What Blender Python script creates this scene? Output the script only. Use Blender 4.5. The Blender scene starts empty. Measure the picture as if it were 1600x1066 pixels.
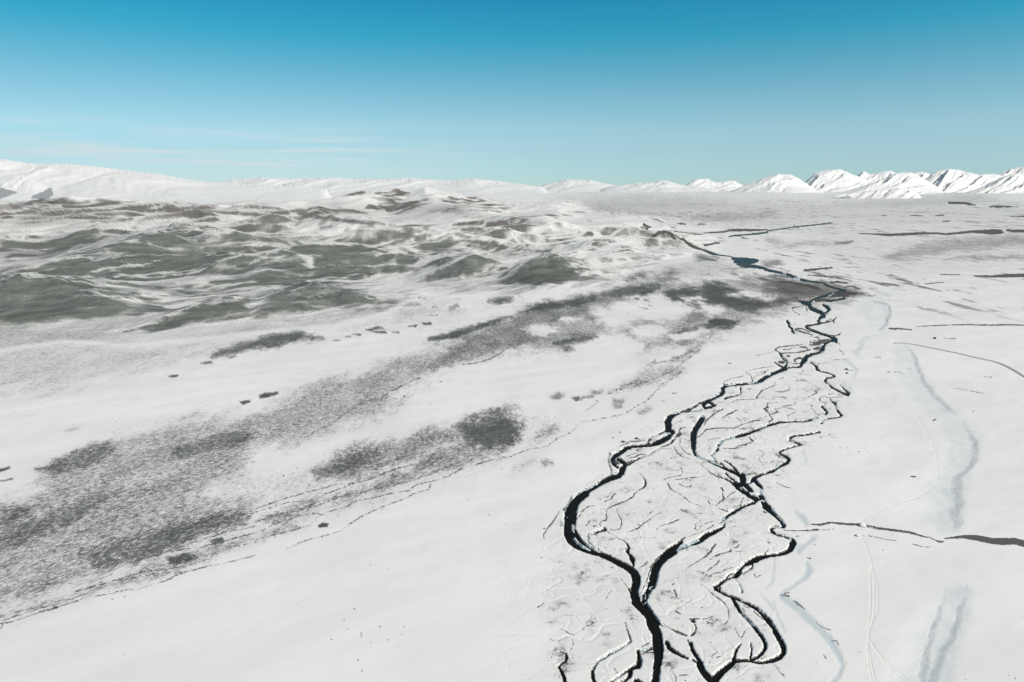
import bpy, math
import numpy as np

# ------------------------------------------------------------------ survey camera
CAM_H = 200.0                       # drone height above the valley floor
FPX = 1600 * 24.0 / 36.0
HORIZON = 293.0
PITCH = math.atan((533.0 - HORIZON) / FPX)
CP, SP = math.cos(PITCH), math.sin(PITCH)
SUN_AZ, SUN_EL = 128.0, 36.0        # degrees, azimuth clockwise from the view axis


def flat(u, v):
    """point of the level valley floor seen at survey coordinate (u, v)"""
    u = np.asarray(u, float); v = np.asarray(v, float)
    a = (u - 800.0) / FPX; b = (533.0 - v) / FPX
    t = CAM_H / (SP - b * CP)
    return a * t, t * (CP + b * SP)


def at_depth(u, v, D):
    a = (u - 800.0) / FPX; b = (533.0 - v) / FPX
    t = D / (CP + b * SP)
    return a * t, CAM_H + t * (-SP + b * CP)


def project(x, y, z):
    w = y * CP - (z - CAM_H) * SP
    q = y * SP + (z - CAM_H) * CP
    return 800.0 + FPX * x / w, 533.0 - FPX * q / w


# ------------------------------------------------------------------ noise
def _hash(ix, iy, seed):
    h = (ix.astype(np.int64) * 374761393 + iy.astype(np.int64) * 668265263 + seed * 974711) & 0xFFFFFFFF
    h = ((h ^ (h >> 13)) * 1274126177) & 0xFFFFFFFF
    h = h ^ (h >> 16)
    return (h & 0xFFFF).astype(np.float32) / 65535.0


def pn(x, y, seed=0):
    """gradient noise, about -1..1"""
    x = np.asarray(x); y = np.asarray(y)
    fx0 = np.floor(x); fy0 = np.floor(y)
    ix = fx0.astype(np.int64); iy = fy0.astype(np.int64)
    fx = (x - fx0).astype(np.float32); fy = (y - fy0).astype(np.float32)
    sx = fx * fx * fx * (fx * (fx * 6 - 15) + 10)
    sy = fy * fy * fy * (fy * (fy * 6 - 15) + 10)

    def g(ax, ay, dx, dy):
        t = _hash(ax, ay, seed) * 6.2831853
        return np.cos(t) * dx + np.sin(t) * dy
    a = g(ix, iy, fx, fy); b = g(ix + 1, iy, fx - 1, fy)
    c = g(ix, iy + 1, fx, fy - 1); d = g(ix + 1, iy + 1, fx - 1, fy - 1)
    return 1.5 * ((a + (b - a) * sx) + ((c + (d - c) * sx) - (a + (b - a) * sx)) * sy)


def fbm(x, y, o=4, seed=0, gain=.5):
    s = 0.0; a = 1.0; n = 0.0
    for k in range(o):
        s = s + a * pn(x, y, seed + 17 * k); n += a
        x = x * 2.03 + 13.7; y = y * 2.03 - 7.1; a *= gain
    return s / n


def ridged(x, y, o=4, seed=0, gain=.5):
    s = 0.0; a = 1.0; n = 0.0
    for k in range(o):
        s = s + a * (1 - np.abs(pn(x, y, seed + 31 * k))) ** 2; n += a
        x = x * 2.07 + 5.2; y = y * 2.07 + 9.4; a *= gain
    return s / n


def sstep(a, b, x):
    t = np.clip((x - a) / (b - a), 0, 1)
    return t * t * (3 - 2 * t)


# ------------------------------------------------------------------ survey traces
def T(ox, oy, s, text, w=8.0):
    """polylines 'x,y,w x,y,w ...; ...' measured in an enlargement (origin ox, oy, scale s)"""
    out = []
    for line in text.replace('\n', ' ').split(';'):
        pts = []
        for tok in line.split():
            p = [float(q) for q in tok.split(',')]
            pts.append((ox + p[0] / s, oy + p[1] / s, (p[2] if len(p) > 2 else w) / s))
        if len(pts) > 1:
            out.append(pts)
        elif len(pts) == 1:
            q = pts[0]; out.append([q, (q[0] + .6, q[1], q[2])])
    return out


WATER = []
WATER += T(1200, 420, 8, '''-40,15,14 30,30,18 120,42,18 200,50,14 300,80,14 370,120,20 420,145,20 520,152,12 620,165,12 690,180,16 730,205,20 800,230,14 860,248,16 920,262,26 960,270,24;
 960,272,20 880,290,20 780,310,22 700,340,24 620,362,20 560,385,22 510,420,28 430,415,28;
 390,400,16 440,425,34 510,450,40; 515,450,40 530,490,44 590,520,44 660,545,44 700,590,40 650,610,34 630,650,34 640,685,26 560,700,20 480,715,24 470,725,26 520,755,28 580,780,28 680,815,24 780,845,28 830,875,44 850,905,40;
 790,840,12 840,830,12 890,820,10 905,795,8; 720,395,26 790,400,28 830,395,16 950,370,26; 690,450,28 740,480,40 760,510,40 730,545,18 690,560,10;
 235,650,26 260,690,26 260,720,18 310,755,18 300,780,24 320,800,16; 330,770,12 360,745,6;
 530,900,10 520,940,30 540,955,20; 530,910,18 600,905,16 640,880,18 620,855,12 580,850,8;
 640,680,20 700,675,14 800,650,10 820,640,12 850,610,8; 815,650,8 822,675,8''')
WATER += T(1180, 530, 8, '''1000,5,50 930,25,16 870,55,30 850,90,40 840,130,44 780,165,34 700,190,30 640,215,40 620,250,60 580,300,40 565,340,26 480,352,10 380,355,14;
 310,180,14 335,220,34 355,250,36 390,270,32 390,310,16 370,360,44; 245,290,10 300,325,12 345,350,14; 300,165,12 320,200,18;
 370,365,56 290,400,34 200,440,38 130,475,38 60,520,38 0,545,34;
 690,290,10 740,320,18 765,340,24 770,375,24 820,400,12 900,420,10 960,440,12 990,460,18 960,475,8 890,490,16 870,520,24 920,570,20 960,605,20 1040,645,20 1110,680,26 1150,695,34 1165,670,30 1130,640,16 1090,600,10 1060,570,5;
 800,740,10 810,770,12; 830,840,22 870,880,18 900,910,18 880,935,24; 830,840,10 875,810,14;
 935,745,8 960,780,10 1000,800,26 1005,850,18 1040,910,16 1080,950,22 1040,975,10 930,990,14 850,1010,20 830,1040,28;
 770,985,26 730,985,20 640,1020,12''')
WATER += T(1000, 560, 8, '''1600,215,36 1560,240,44 1500,285,44 1430,305,30 1340,315,22 1240,325,26 1120,335,28 1060,345,34 1030,375,50 1030,420,54 1000,450,54 940,485,44 880,515,40 820,545,44 790,580,40 800,610,34;
 850,545,16 900,565,30 930,585,20; 940,580,22 880,605,30 810,620,34 740,645,26 660,655,18 590,660,16 530,668,12;
 790,545,18 730,560,20 700,590,24 640,625,18 560,640,14 530,655,14; 540,650,16 490,680,32 420,705,44 365,740,66 345,790,76 355,840,72 355,890,64 370,920,70 410,920,40 350,970,60 270,1020,50 180,1060,50;
 310,905,12 240,945,12 140,980,14 120,1010,18; 780,750,60 740,810,66 700,870,66 670,930,66 665,1000,66 670,1060,60;
 1255,360,12 1255,440,18 1200,465,10 1120,475,12 1060,500,24;
 1600,840,22 1480,885,28 1360,930,28 1240,960,20 1140,985,20 1060,1010,24''')
WATER += T(1080, 640, 8, '''35,290,60 30,370,56 25,440,54 30,510,50 50,560,40 90,590,18 160,620,14 210,640,22 290,675,36 380,710,36 460,750,36 550,785,40 620,830,46 645,870,60 640,910,60;
 420,370,20 390,390,22 350,430,30 325,470,24 325,500,34 270,550,18 245,575,18 280,610,24 310,660,30;
 1500,130,16 1400,148,12 1250,145,14 1100,160,20 990,185,26 880,225,30 780,270,26 680,310,26 560,340,22 450,365,20;
 1600,280,20 1500,300,18 1400,315,16 1290,325,18 1235,350,34 1230,375,34 1290,405,18 1360,430,14 1380,440,10 1300,455,10 1230,475,14 1140,505,18 1095,525,14 1130,560,18 1190,590,24 1220,625,38 1200,660,38 1130,695,30 1070,725,28 1030,760,32 950,785,28 860,815,30 790,850,38 770,875,50 740,910,12 690,935,10;
 800,885,30 850,930,20 885,980,16 880,1010,18; 790,900,12 830,950,10;
 520,920,30 570,950,60 640,920,70; 570,970,40 640,1020,36 700,1060,36; 670,950,30 730,1000,34 760,1020,20; 690,1020,12 740,1010,12;
 240,790,8 320,830,10 420,860,12 480,890,16 520,920,24; 430,790,12 470,840,14 540,885,16; 360,660,12 410,700,12; 410,630,8 480,670,14 540,730,16 580,780,18''')
WATER += T(880, 660, 8, '''1310,0,70 1310,60,70 1310,100,70 1360,120,60 1320,180,54 1260,220,54 1180,260,44 1080,285,30 960,295,28 860,300,30 790,320,46 720,370,56 650,410,70 620,450,70 615,490,40 640,530,36 680,560,26;
 680,450,50 740,490,44 780,520,40 760,550,50 740,580,70 730,620,64 690,660,72 600,690,70 500,740,60 400,800,54 310,855,54 220,910,66 170,960,80 130,1030,100 120,1060,100;
 790,535,16 870,490,16 940,450,18 980,435,10 1060,410,14 1080,395,24 1120,370,14 1190,330,16 1230,300,12 1280,285,14 1340,260,12 1370,220,18 1400,190,10;
 1280,95,8 1230,130,14 1100,180,14 1090,210,16 1050,240,10 1070,260,18; 940,285,10 1000,275,12 1060,265,14;
 1025,720,10 1025,780,16 990,820,10''')
WATER += T(840, 770, 8, '''600,0,100 520,60,110 460,120,110 430,180,140 410,260,160 400,340,150 400,440,140 400,510,140;
 375,510,90 410,590,90 470,650,70 560,700,60 650,730,60 740,755,60;
 450,440,40 480,520,50 540,600,46 620,660,40 700,720,44 780,760,56 880,800,64 960,840,60 1060,890,66 1140,940,80 1210,1000,90 1240,1060,90;
 630,510,20 700,500,30 780,475,28 850,460,22 830,430,10; 620,520,14 635,560,22 625,590,10 650,630,7 700,670,7;
 1110,630,12 1140,680,20 1120,730,34 1150,770,24 1185,830,60 1190,870,34 1200,900,16 1185,925,10''')
WATER += T(1040, 740, 8, '''960,20,60 970,70,70 960,110,60; 870,120,60 920,180,44 990,230,40 1050,280,44 1130,310,54 1160,320,30;
 1000,130,34 1040,180,40 1070,205,34 1010,225,14; 1130,330,40 1100,360,36 1060,375,26 980,400,34 920,430,46 860,470,50 800,500,50 740,550,50 690,590,50;
 735,625,20 720,660,30 660,700,40 580,735,60 500,775,66 430,830,60 390,860,40 300,890,26 230,915,30 150,940,50 100,930,80;
 200,850,30 130,900,50 60,960,90 0,1020,100 -30,1050,100;
 1110,70,50 1140,120,22 1190,170,18; 1180,260,44 1210,320,56 1230,370,60 1250,410,80 1310,460,70 1380,530,44 1440,590,44 1480,650,46;
 1490,660,12 1430,660,10 1370,660,14 1320,680,36 1315,710,40 1360,745,18 1430,770,14''')
WATER += T(1080, 820, 8, '''1150,15,50 1090,25,12 1030,30,18 995,60,36 1020,95,26 1080,125,18 1150,140,16 1210,160,26 1260,190,50 1270,230,80 1240,300,64 1180,345,50 1080,370,36 980,380,38 880,400,56 800,430,76 740,460,60 660,500,44 620,540,44 590,590,70 560,640,50 500,660,16 440,680,24 390,710,34 340,750,34 290,770,34 310,800,40 360,835,26 430,870,30 500,895,30 580,925,30 660,965,30 740,1005,34 830,1050,40;
 540,600,16 470,620,16 445,650,14 440,675,12; 640,600,26 690,580,16 760,540,12 765,490,12; 350,770,7 345,810,8; 365,780,8 360,820,10;
 500,900,16 540,960,26 580,1020,30 600,1060,30; 600,740,10 620,790,10 630,840,20''')
WATER += T(940, 860, 8, '''0,60,50 100,95,60 200,150,66 300,200,66 370,250,70 420,310,90 435,380,100 420,450,100 410,520,100 410,570,96 440,620,80 490,690,70 540,740,80 580,780,90 630,850,130 660,900,130 640,950,110 660,1000,100 690,1060,90;
 340,480,16 370,540,20; 900,10,90 840,50,80 760,110,90 700,170,100 670,240,100 650,310,110 640,370,110 620,430,110; 540,640,40 560,690,60 600,760,60''')
WATER += T(840, 933, 8, '''1220,60,90 1310,150,90 1400,240,90 1430,310,140 1460,380,100 1490,460,110 1500,560,130 1510,660,120 1510,750,100 1490,860,90 1480,960,100 1470,1064,100 1460,1200,100;
 1430,640,30 1350,665,18 1250,665,26 1265,720,40 1275,790,70 1260,850,80 1190,880,50 1100,930,28 1040,965,22 980,1005,18 920,1050,26 800,1200,30;
 1160,930,50 1150,980,40 1120,1020,30 1040,1060,40; 1230,1040,60 1290,1080,60;
 1140,470,9 1165,550,14 1090,600,18 990,660,26 900,700,32 830,755,32 760,785,28 720,840,34 685,920,34 690,1000,34 710,1060,36 740,1200,40;
 350,700,16 365,750,32 350,790,24 290,840,22 260,870,18 300,930,24 330,1000,34 340,1064,44 370,1200,44''')
WATER += T(1040, 933, 8, '''820,0,20 900,20,24 980,60,26 1080,110,30 1160,160,44 1220,220,50 1290,300,60 1350,380,50 1390,470,60 1440,550,60 1470,620,60 1475,690,54 1430,745,56 1340,785,56 1250,805,44 1160,815,30 1080,800,30;
 840,20,26 880,90,36 930,180,34 1010,260,34 1090,350,36 1160,440,36 1210,510,36 1245,580,36 1245,640,36 1200,700,40 1140,750,36 1060,775,30;
 1060,570,8 1075,650,14 1060,750,20; 940,580,12 890,640,26 860,720,36 850,780,50;
 1080,790,30 960,785,40 860,795,50 800,850,70 720,910,80 650,980,90 590,1050,120 560,1200,130; 530,1000,80 460,920,70 430,850,80 440,820,50; 520,980,70 590,1060,90;
 430,800,34 380,730,38 330,650,42 310,570,40; 10,560,44 40,630,50 110,680,40 200,730,34 270,765,20; 330,780,16 380,800,28 430,830,40;
 330,290,34 350,300,34; 360,350,8 380,390,10 360,450,16 310,480,12''')
WATER += T(1000, 340, 5.33, '''250,215,6 330,230,12 420,255,14 520,275,12 600,300,18 650,310,8 740,322,5 780,332,8; 1020,420,16 1060,430,10 1150,455,14 1200,470,12 1300,505,16 1390,525,12 1500,545,8;
 772,343,20 870,350,34 975,358,22; 790,368,22 900,376,28 970,368,14; 810,390,12 900,402,24 960,408,26 1025,420,20;
 740,158,6 800,148,8 900,142,8 1000,132,14 1060,122,12; 1060,110,6 1200,92,5 1280,78,6 1400,68,5 1599,45,6;
 540,240,12 580,230,8 620,215,12 660,212,6''')

WATER += T(940, 860, 8, '620,430,80 580,500,80 545,570,80 530,620,60 545,650,50')
MUD = []
MUD += T(1200, 420, 8, '''20,75,8 150,85,8 250,110,14; 140,160,16 250,170,20 400,190,20 520,215,24 640,250,24; 500,80,10 620,90,14 760,100,10 880,120,10 1000,140,8 1060,160,6;
 780,170,16 870,165,24 960,180,20 1000,180,8; 950,230,14 1040,215,14 1100,230,14 1120,250,14 1170,250,6; 900,300,30 980,300,40 1060,310,40 1140,310,16 1190,320,10 1230,335,6; 800,340,40 900,330,40 1000,340,20;
 600,400,36 700,390,36; 300,490,14 350,480,8 430,470,8; 300,500,8 330,540,8 400,580,6; 480,490,14 490,530,8; 340,770,10 420,790,20 500,810,16 560,830,10; 350,750,16 430,750,16 520,790,14; 600,930,40 700,900,40 790,890,24;
 1480,600,6 1480,660,8; 680,590,5 760,570,6; 720,660,8 800,620,6; 1510,745,14 1560,750,20 1600,755,20''')
MUD += T(1180, 530, 8, '''690,130,18 600,155,16 500,170,12 400,172,12 330,178,14; 245,130,14 290,100,14 380,88,12 480,80,10 590,65,8; 245,130,14 300,165,14; 250,150,4 130,185,5 0,205,5;
 350,130,10 420,130,8 480,100,8; 560,100,16 620,100,24 660,120,12; 740,120,30 800,110,34; 500,280,20 490,260,24 540,235,24 580,240,24; 400,210,24 430,215,20; 300,285,24 350,290,40; 560,300,10 500,310,10 430,295,6; 740,60,50 800,50,40 860,20,40;
 1040,50,8 1060,70,8; 1050,130,6 1090,165,10 1100,190,10; 780,310,8 850,295,7 960,285,6; 960,260,5 1150,250,6; 1140,425,20 1155,425,16; 1150,385,7 1230,395,6;
 950,470,5 880,480,6; 250,530,10 245,575,12 150,610,7 60,660,12 40,700,12 10,735,14; 350,480,7 290,500,8; 250,650,12 330,660,8 420,640,14 430,600,8; 570,770,8 660,730,9 720,695,9 775,670,9 745,650,9 790,635,9 770,615,5; 440,830,6 370,835,7 270,870,7 240,870,8 290,910,10 260,925,8 200,945,6;
 270,785,5 150,800,10 155,840,8 110,870,12 170,920,10 185,960,12 220,1000,16 205,1010,14; 500,780,8 500,810,8 440,820,6 370,835,6; 700,830,18; 580,620,4 680,650,4; 690,855,10 730,885,6 770,930,5; 780,950,6 860,925,8; 420,960,10 450,930,8 500,910,7; 410,950,14 410,1000,5;
 0,1015,10 60,1010,7; 600,380,8 590,410,6; 570,500,5 640,530,5 780,600,5; 0,380,5 100,350,6 220,340,5; 0,430,4 130,400,8 100,430,6; 800,740,12 850,715,6 920,730,6 1100,720,6; 830,790,5 890,790,5; 630,1025,10 480,1025,12 350,1035,14 250,1050,16; 920,690,12 970,675,10''')
MUD += T(1000, 560, 8, '''1600,370,7 1530,395,8 1490,440,16 1460,490,10 1440,510,6 1300,515,6 1200,520,8 1150,550,7 1080,575,5; 1410,285,14 1400,250,12 1380,210,7 1330,180,6; 1040,320,12 1060,285,6 1150,250,6 1300,220,8;
 1420,250,5 1450,215,6 1560,190,6 1600,140,6; 1300,165,6 1420,140,6 1600,105,7; 1030,740,10 1100,695,14 1160,670,14 1230,640,8; 1040,635,12 960,670,14 880,730,14 820,790,16 800,840,8;
 700,995,9 760,960,11 830,890,16 950,870,12 1100,870,9 1180,870,12 1260,830,10 1360,800,12 1440,775,14 1530,770,8; 1270,820,6 1250,775,6 1200,735,5; 1240,890,9 1330,865,7; 940,630,7 900,690,10;
 500,870,10 490,910,14 500,950,36 470,970,36; 500,875,8 560,860,6; 400,1060,12 430,1010,12 440,980,8; 390,850,8 440,810,8 520,780,6; 1020,1030,10 1080,1000,10; 680,790,6 690,830,6; 850,1020,5 1000,995,5; 1380,1000,10 1410,1035,14;
 1550,630,20 1600,610,20; 1570,640,10 1600,650,10; 500,1000,8 500,1060,10; 1110,62,14 1140,64,12; 270,530,6 310,545,6; 400,435,10 470,432,6''')
MUD += T(1080, 640, 8, '''400,485,7 540,488,12 600,450,12 680,435,12 750,410,12; 570,485,7 640,465,7 700,435,7; 720,340,8 760,385,20 780,400,8; 600,250,7 690,225,6; 840,620,5 850,600,6 910,570,6 880,520,5 830,500,4; 840,620,6 860,650,6 900,690,5;
 380,105,10 430,75,12 500,45,12 560,10,12; 990,660,9 1040,635,7; 190,740,8 240,790,10; 215,380,4 370,350,6; 200,450,4 215,400,4; 205,540,8 220,490,7; 230,460,4 240,500,4;
 1180,540,5 1220,550,6 1200,575,5; 970,150,14 1010,130,14; 970,60,8 1020,115,9; 1060,10,10 1070,30,10 980,60,8; 1060,910,5 1130,950,8 1270,990,7; 0,850,4 60,848,6 180,820,4; 110,680,6 190,740,8; 380,980,24 400,1010,20; 490,1050,8 550,1020,8''')
MUD += T(880, 660, 8, '''760,285,6 830,250,8 950,235,9 1020,225,6; 725,238,8 745,238,14 770,242,10; 900,196,12 940,202,12; 610,192,10 630,195,10; 700,125,12; 980,90,8;
 1430,160,44 1460,140,40 1450,100,10 1490,65,8 1530,60,6; 950,640,6 1000,680,10 1025,720,14 1025,780,22 990,820,16 930,860,9 880,900,9 870,940,12 800,975,12 740,1000,10 650,1035,12 570,1064,10;
 1260,720,12 1300,690,8 1380,675,7 1470,660,10 1490,620,12 1480,580,8 1440,560,4; 1310,760,10 1340,830,14 1400,865,7 1480,900,7 1530,950,12 1590,1010,8; 1420,715,6 1600,700,5; 600,940,6 640,895,12 650,880,8; 520,990,10 570,965,8 610,955,6;
 300,1055,9 380,1040,7; 1460,220,8 1450,280,5 1490,340,8 1560,390,8 1600,405,8; 1380,290,5 1420,370,12 1460,410,14 1520,440,8 1590,460,5; 760,660,14; 770,450,8 800,420,8 870,395,8 940,380,8; 790,470,10 830,440,8 900,430,14 960,400,14 1040,400,10; 800,500,10 860,470,16;
 700,500,24 740,510,24; 640,480,30 680,510,40; 1350,440,10; 1240,430,4 1280,450,5; 1230,330,5 1340,325,5; 940,620,5 1000,650,4; 1450,190,5 1600,235,6''')
MUD += T(840, 770, 8, '''270,230,7 220,320,16 160,400,18 110,460,12 70,530,12 85,590,7; 770,390,8 800,355,10 850,345,14 865,310,16 855,260,9 870,200,8 930,165,8 1000,140,10 1080,110,11 1140,80,12 1200,40,12 1220,0,8;
 990,240,9 1020,290,12 1050,350,10 1050,400,12 1020,450,12 970,470,9 900,460,6; 550,235,14 600,195,12 650,170,10 700,155,6; 520,290,16 545,260,8; 485,340,7 510,310,7; 840,105,8 910,80,9 970,20,9;
 860,480,6 950,530,7 1020,570,7 1070,590,9 1110,630,12; 1250,960,5 1320,905,10 1375,875,6; 1090,500,5 1190,470,9 1260,440,14 1330,380,12 1410,330,9 1450,290,7 1550,240,9; 1260,400,14; 1300,370,7; 1320,350,7; 1350,320,9; 1380,280,9 1440,220,11;
 1480,470,7 1520,420,9 1590,395,9; 610,410,12 650,350,12; 700,420,20 740,410,10; 1090,575,5 1250,555,4 1500,560,4; 700,670,7 760,700,7 840,760,7; 1100,690,10 1120,740,14; 40,815,8 60,800,6; 60,720,8; 780,400,6 790,420,6; 750,70,4 800,80,5''')
MUD += T(1040, 740, 8, '''470,1055,7 540,1000,9 580,950,14 630,880,11; 630,400,12 680,350,14 730,310,18 710,260,6; 760,300,10 820,250,12 880,220,7; 520,330,6 550,375,12; 660,435,6 720,455,12 775,475,10; 930,390,10 950,350,9 970,300,8; 910,400,16 860,450,12;
 30,120,10 50,180,12 100,210,7 180,255,7 250,310,9 300,360,6 430,400,4; 0,630,8 80,610,12 150,580,16 180,560,6; 360,690,10 380,660,9 370,630,8 440,580,5; 370,690,8 400,715,6; 420,690,9 440,650,7 510,610,7 600,595,6; 380,750,9 480,710,9 560,670,9 600,640,8; 750,610,8 860,570,8; 760,625,6 850,595,6;
 880,920,22 920,880,7; 850,920,8; 630,1030,14 720,990,9 810,965,12 830,950,9; 240,800,20 180,840,16 90,900,14 0,950,10; 290,790,8 380,750,8; 1080,100,7 1020,130,9; 120,75,6 180,70,9 300,50,5 430,40,4; 170,130,9 240,165,8 310,160,12 325,130,8; 700,180,20 715,210,20; 960,180,10; 1070,230,8;
 920,500,6 980,470,6; 1040,470,10; 1230,480,24 1260,485,12; 1190,510,10; 820,665,6 880,650,6; 570,1060,5 600,1040,5; 700,210,8 730,310,5''')
MUD += T(1080, 820, 8, '''300,240,14 240,320,14 200,370,10 150,410,7 80,455,7 30,485,9; 600,250,8 570,280,20 540,285,8; 490,300,8 505,320,8; 300,385,12 380,360,9 460,345,10 500,330,8; 540,330,7 680,325,4; 230,430,6 300,390,6; 330,450,10 320,490,18; 200,575,14 260,530,12 320,490,14 350,440,8;
 215,690,6 230,640,9 280,605,10 360,595,12 440,555,7 600,510,5; 300,700,4 400,660,5; 780,610,6 810,660,8 880,630,7; 1160,855,14 1230,850,9; 1120,880,24 1220,890,18; 1270,945,8 1320,970,20 1380,1020,14 1410,1050,10; 1440,415,8 1490,425,16; 1520,240,5 1560,255,5;
 1130,60,6 1250,72,12 1330,68,12 1490,68,14; 1510,60,20 1590,60,20; 1290,140,7 1350,140,7; 900,375,10 940,340,8 960,300,5; 960,215,20 980,230,20; 960,320,10; 240,840,6 290,890,6 350,940,5; 450,540,5; 680,690,5; 140,1020,8 160,1010,6; 560,690,8 600,740,10''')
MUD += T(940, 860, 8, '''690,100,16 620,200,14 580,330,12 530,450,10 480,540,10 480,600,8; 800,20,30 690,100,20; 880,430,14 905,410,14; 905,490,12 930,540,20 945,600,6; 1040,665,8 1075,640,10 1110,630,6; 1240,710,12 1275,695,9; 920,745,8 990,800,7; 1100,855,10 1150,880,36 1165,890,20; 1150,860,7 1300,855,8 1400,830,5;
 1160,920,9 1185,970,12 1150,1030,18 1110,1060,14; 720,890,14 750,940,16 780,945,16; 870,980,7 950,1010,9 1040,1050,14; 760,910,4 850,970,5; 1030,270,6 1050,230,7 1150,165,10 1250,110,7 1330,60,9 1380,5,12;
 1520,930,7 1570,890,10 1590,830,7 1580,720,5 1530,640,5 1430,570,5 1330,490,5 1230,420,4; 50,600,9 80,550,9 130,490,9; 240,745,10; 290,890,7 320,980,10 345,1060,10; 235,340,6 300,430,6 340,480,10; 450,240,5 510,195,9 570,155,7; 600,680,6 640,760,6 700,850,5; 1400,915,6 1240,900,5''')
MUD += T(840, 933, 8, '''1090,310,9 1110,350,6; 1105,400,8 1140,470,10; 275,680,10 350,700,16; 560,400,14 590,375,10 660,345,12 740,300,10; 280,390,7 340,420,7 400,455,7 450,470,5; 430,520,4 445,580,6 400,680,5; 490,30,10; 1040,165,12; 1130,120,7; 130,500,8 200,540,8; 520,370,7; 220,620,10; 320,840,6 310,900,6;
 0,125,10 40,100,9 75,75,10; 950,880,6 1000,950,6; 1300,620,16 1390,570,16; 1280,710,10 1350,690,10 1440,690,14 1470,720,10; 170,750,10; 240,830,8; 480,240,4 520,300,4; 830,640,7''')
MUD += T(1040, 933, 8, '''300,275,10 350,300,40; 320,270,7 450,270,7 620,230,5; 580,730,8 640,680,12; 530,850,6 560,790,7; 600,720,8; 945,510,10 1000,410,9; 860,390,6 940,530,7; 690,350,5 750,330,9 790,250,7 790,150,5 720,60,5 640,0,5; 1420,930,7 1480,985,14; 1360,840,5 1420,930,5; 120,1064,14 130,1000,9 80,930,6;
 260,480,30 210,470,16 110,430,9 20,370,7; 280,540,30 300,600,20; 230,90,9 280,50,8; 440,125,9 475,110,8; 120,165,8 160,205,6; 500,300,8 600,330,9; 170,980,8 270,970,8; 240,1040,10; 330,920,6; 1100,180,12 1220,280,14; 960,130,10 990,190,8; 1200,760,16; 1240,340,14; 1160,570,9; 640,760,14 680,740,10; 700,900,16 760,850,16; 620,960,10; 1000,120,10 1040,130,8; 560,560,10''')
MUD += T(1280, 780, 8, '''0,320,30 60,310,26 140,290,18 240,300,24 380,312,28 500,312,26; 580,325,18 650,335,10 720,350,14 800,370,22 900,385,26 1000,395,26 1130,415,26 1200,435,22 1300,465,16 1380,480,10 1440,510,12 1500,535,24 1550,530,20; 600,345,6 700,365,8 800,385,6; 170,370,14; 20,380,6 130,378,6; 550,452,12; 600,450,4 740,480,6 900,512,9 960,515,5; 1160,560,7 1220,575,12 1280,590,9 1400,600,4; 540,298,10; 180,685,8; 165,832,8; 180,860,6''')
MUD += T(1200, 800, 4, '''1100,165,6 1160,160,12 1220,155,22 1300,162,34 1400,182,38 1470,185,46 1540,182,40 1600,197,40 1800,215,40 2100,250,30; 270,75,8 320,78,10 380,66,10; 80,520,6 110,515,5; 160,560,6 220,600,6; 300,690,4 330,715,4 390,738,5; 390,800,5 430,805,5 440,830,4; 1500,1020,4; 1540,1040,4; 1320,950,3; 1230,1045,5; 1280,680,3''')
MUD += T(1200, 400, 4, '''760,452,7 830,455,9 900,462,5; 930,442,3 1050,435,5 1150,432,5 1250,430,7 1400,432,8 1500,430,7 1600,433,6 1800,440,6; 1040,514,6; 1100,515,4 1170,517,4; 490,730,6; 230,90,14 300,84,14 400,72,6; 1290,125,8 1400,128,14 1500,124,22 1600,122,24 1900,120,24; 1080,115,5 1200,118,5; 980,175,5 1100,165,5; 1280,972,6; 1030,1030,8 1050,1020,6; 1350,755,3 1400,757,3; 1130,808,4; 1160,825,3 1350,860,3; 1500,885,3''')
MUD += T(1340, 230, 6.154, '''20,830,8 150,835,12 300,845,26 450,838,22 600,830,22 760,828,18 840,838,18 950,828,20 1100,812,24 1200,815,34 1300,815,50 1370,815,44 1400,820,14; 1440,800,22 1520,808,26 1600,806,30 1800,800,30; 510,660,10 560,660,14 630,662,8; 820,715,12 880,715,10; 880,540,24 1000,540,20 1060,548,30 1130,562,12; 1270,575,12 1340,572,22 1440,575,18 1540,575,6; 1470,668,8 1600,668,10; 740,660,8 830,652,10; 230,658,10 280,658,8')
 '''.replace("')", ""))
MUD += T(1000, 340, 5.33, '''530,130,6 700,120,14 740,108,18 870,105,20 1000,105,16 1060,100,6; 0,125,12 60,120,14 110,140,14 180,150,16 205,165,14; 210,128,8 300,133,20 400,138,18 520,142,6; 100,245,6 150,236,10 220,232,12 270,238,12 295,248,6; 310,60,8 340,58,16 380,62,10; 480,60,6 540,58,8; 0,155,6 60,160,8; 90,20,8 150,35,8 200,50,5; 30,85,14 100,95,10; 670,430,4 820,425,5; 830,410,8 900,420,8; 1370,440,16 1450,432,16 1599,420,8''')

# the channels run on below the edge of the photograph
WATER += [[(1022, 1080, 12), (1036, 1130, 15), (1018, 1190, 18), (1042, 1270, 24), (1030, 1420, 32), (1060, 1690, 44)], [(1112, 1080, 15), (1090, 1115, 17), (1048, 1160, 18), (1024, 1190, 20)],
          [(885, 1078, 5), (898, 1115, 7), (950, 1160, 8), (1015, 1200, 10)], [(931, 1078, 5), (952, 1112, 7), (1018, 1160, 8)]]
CRACK = []
CRACK += T(0, 800, 4, '''0,700 80,685 150,660 215,640 300,610 440,570 520,545 600,525 700,510 780,490 880,480 960,450 1040,430 1100,395 1180,370 1250,350 1440,310 1600,270;
 20,680 130,640 260,600 380,570 440,545 540,510 620,470 680,420; 760,410 860,385 880,375 1000,360 1150,345 1230,320 1300,295 1350,250 1450,215 1600,190; 100,630 250,590 330,575 430,530 470,500 560,470 620,455;
 700,430 900,400 1000,380 1100,380 1180,370; 700,335 800,300 880,260 950,220; 800,320 900,295 1100,230 1200,190 1400,130 1600,90; 1100,240 1250,220 1450,170 1600,130; 0,730 15,710 20,700; 300,620 380,590 440,570; 0,660 60,640 150,610 230,600''', 5)
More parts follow.
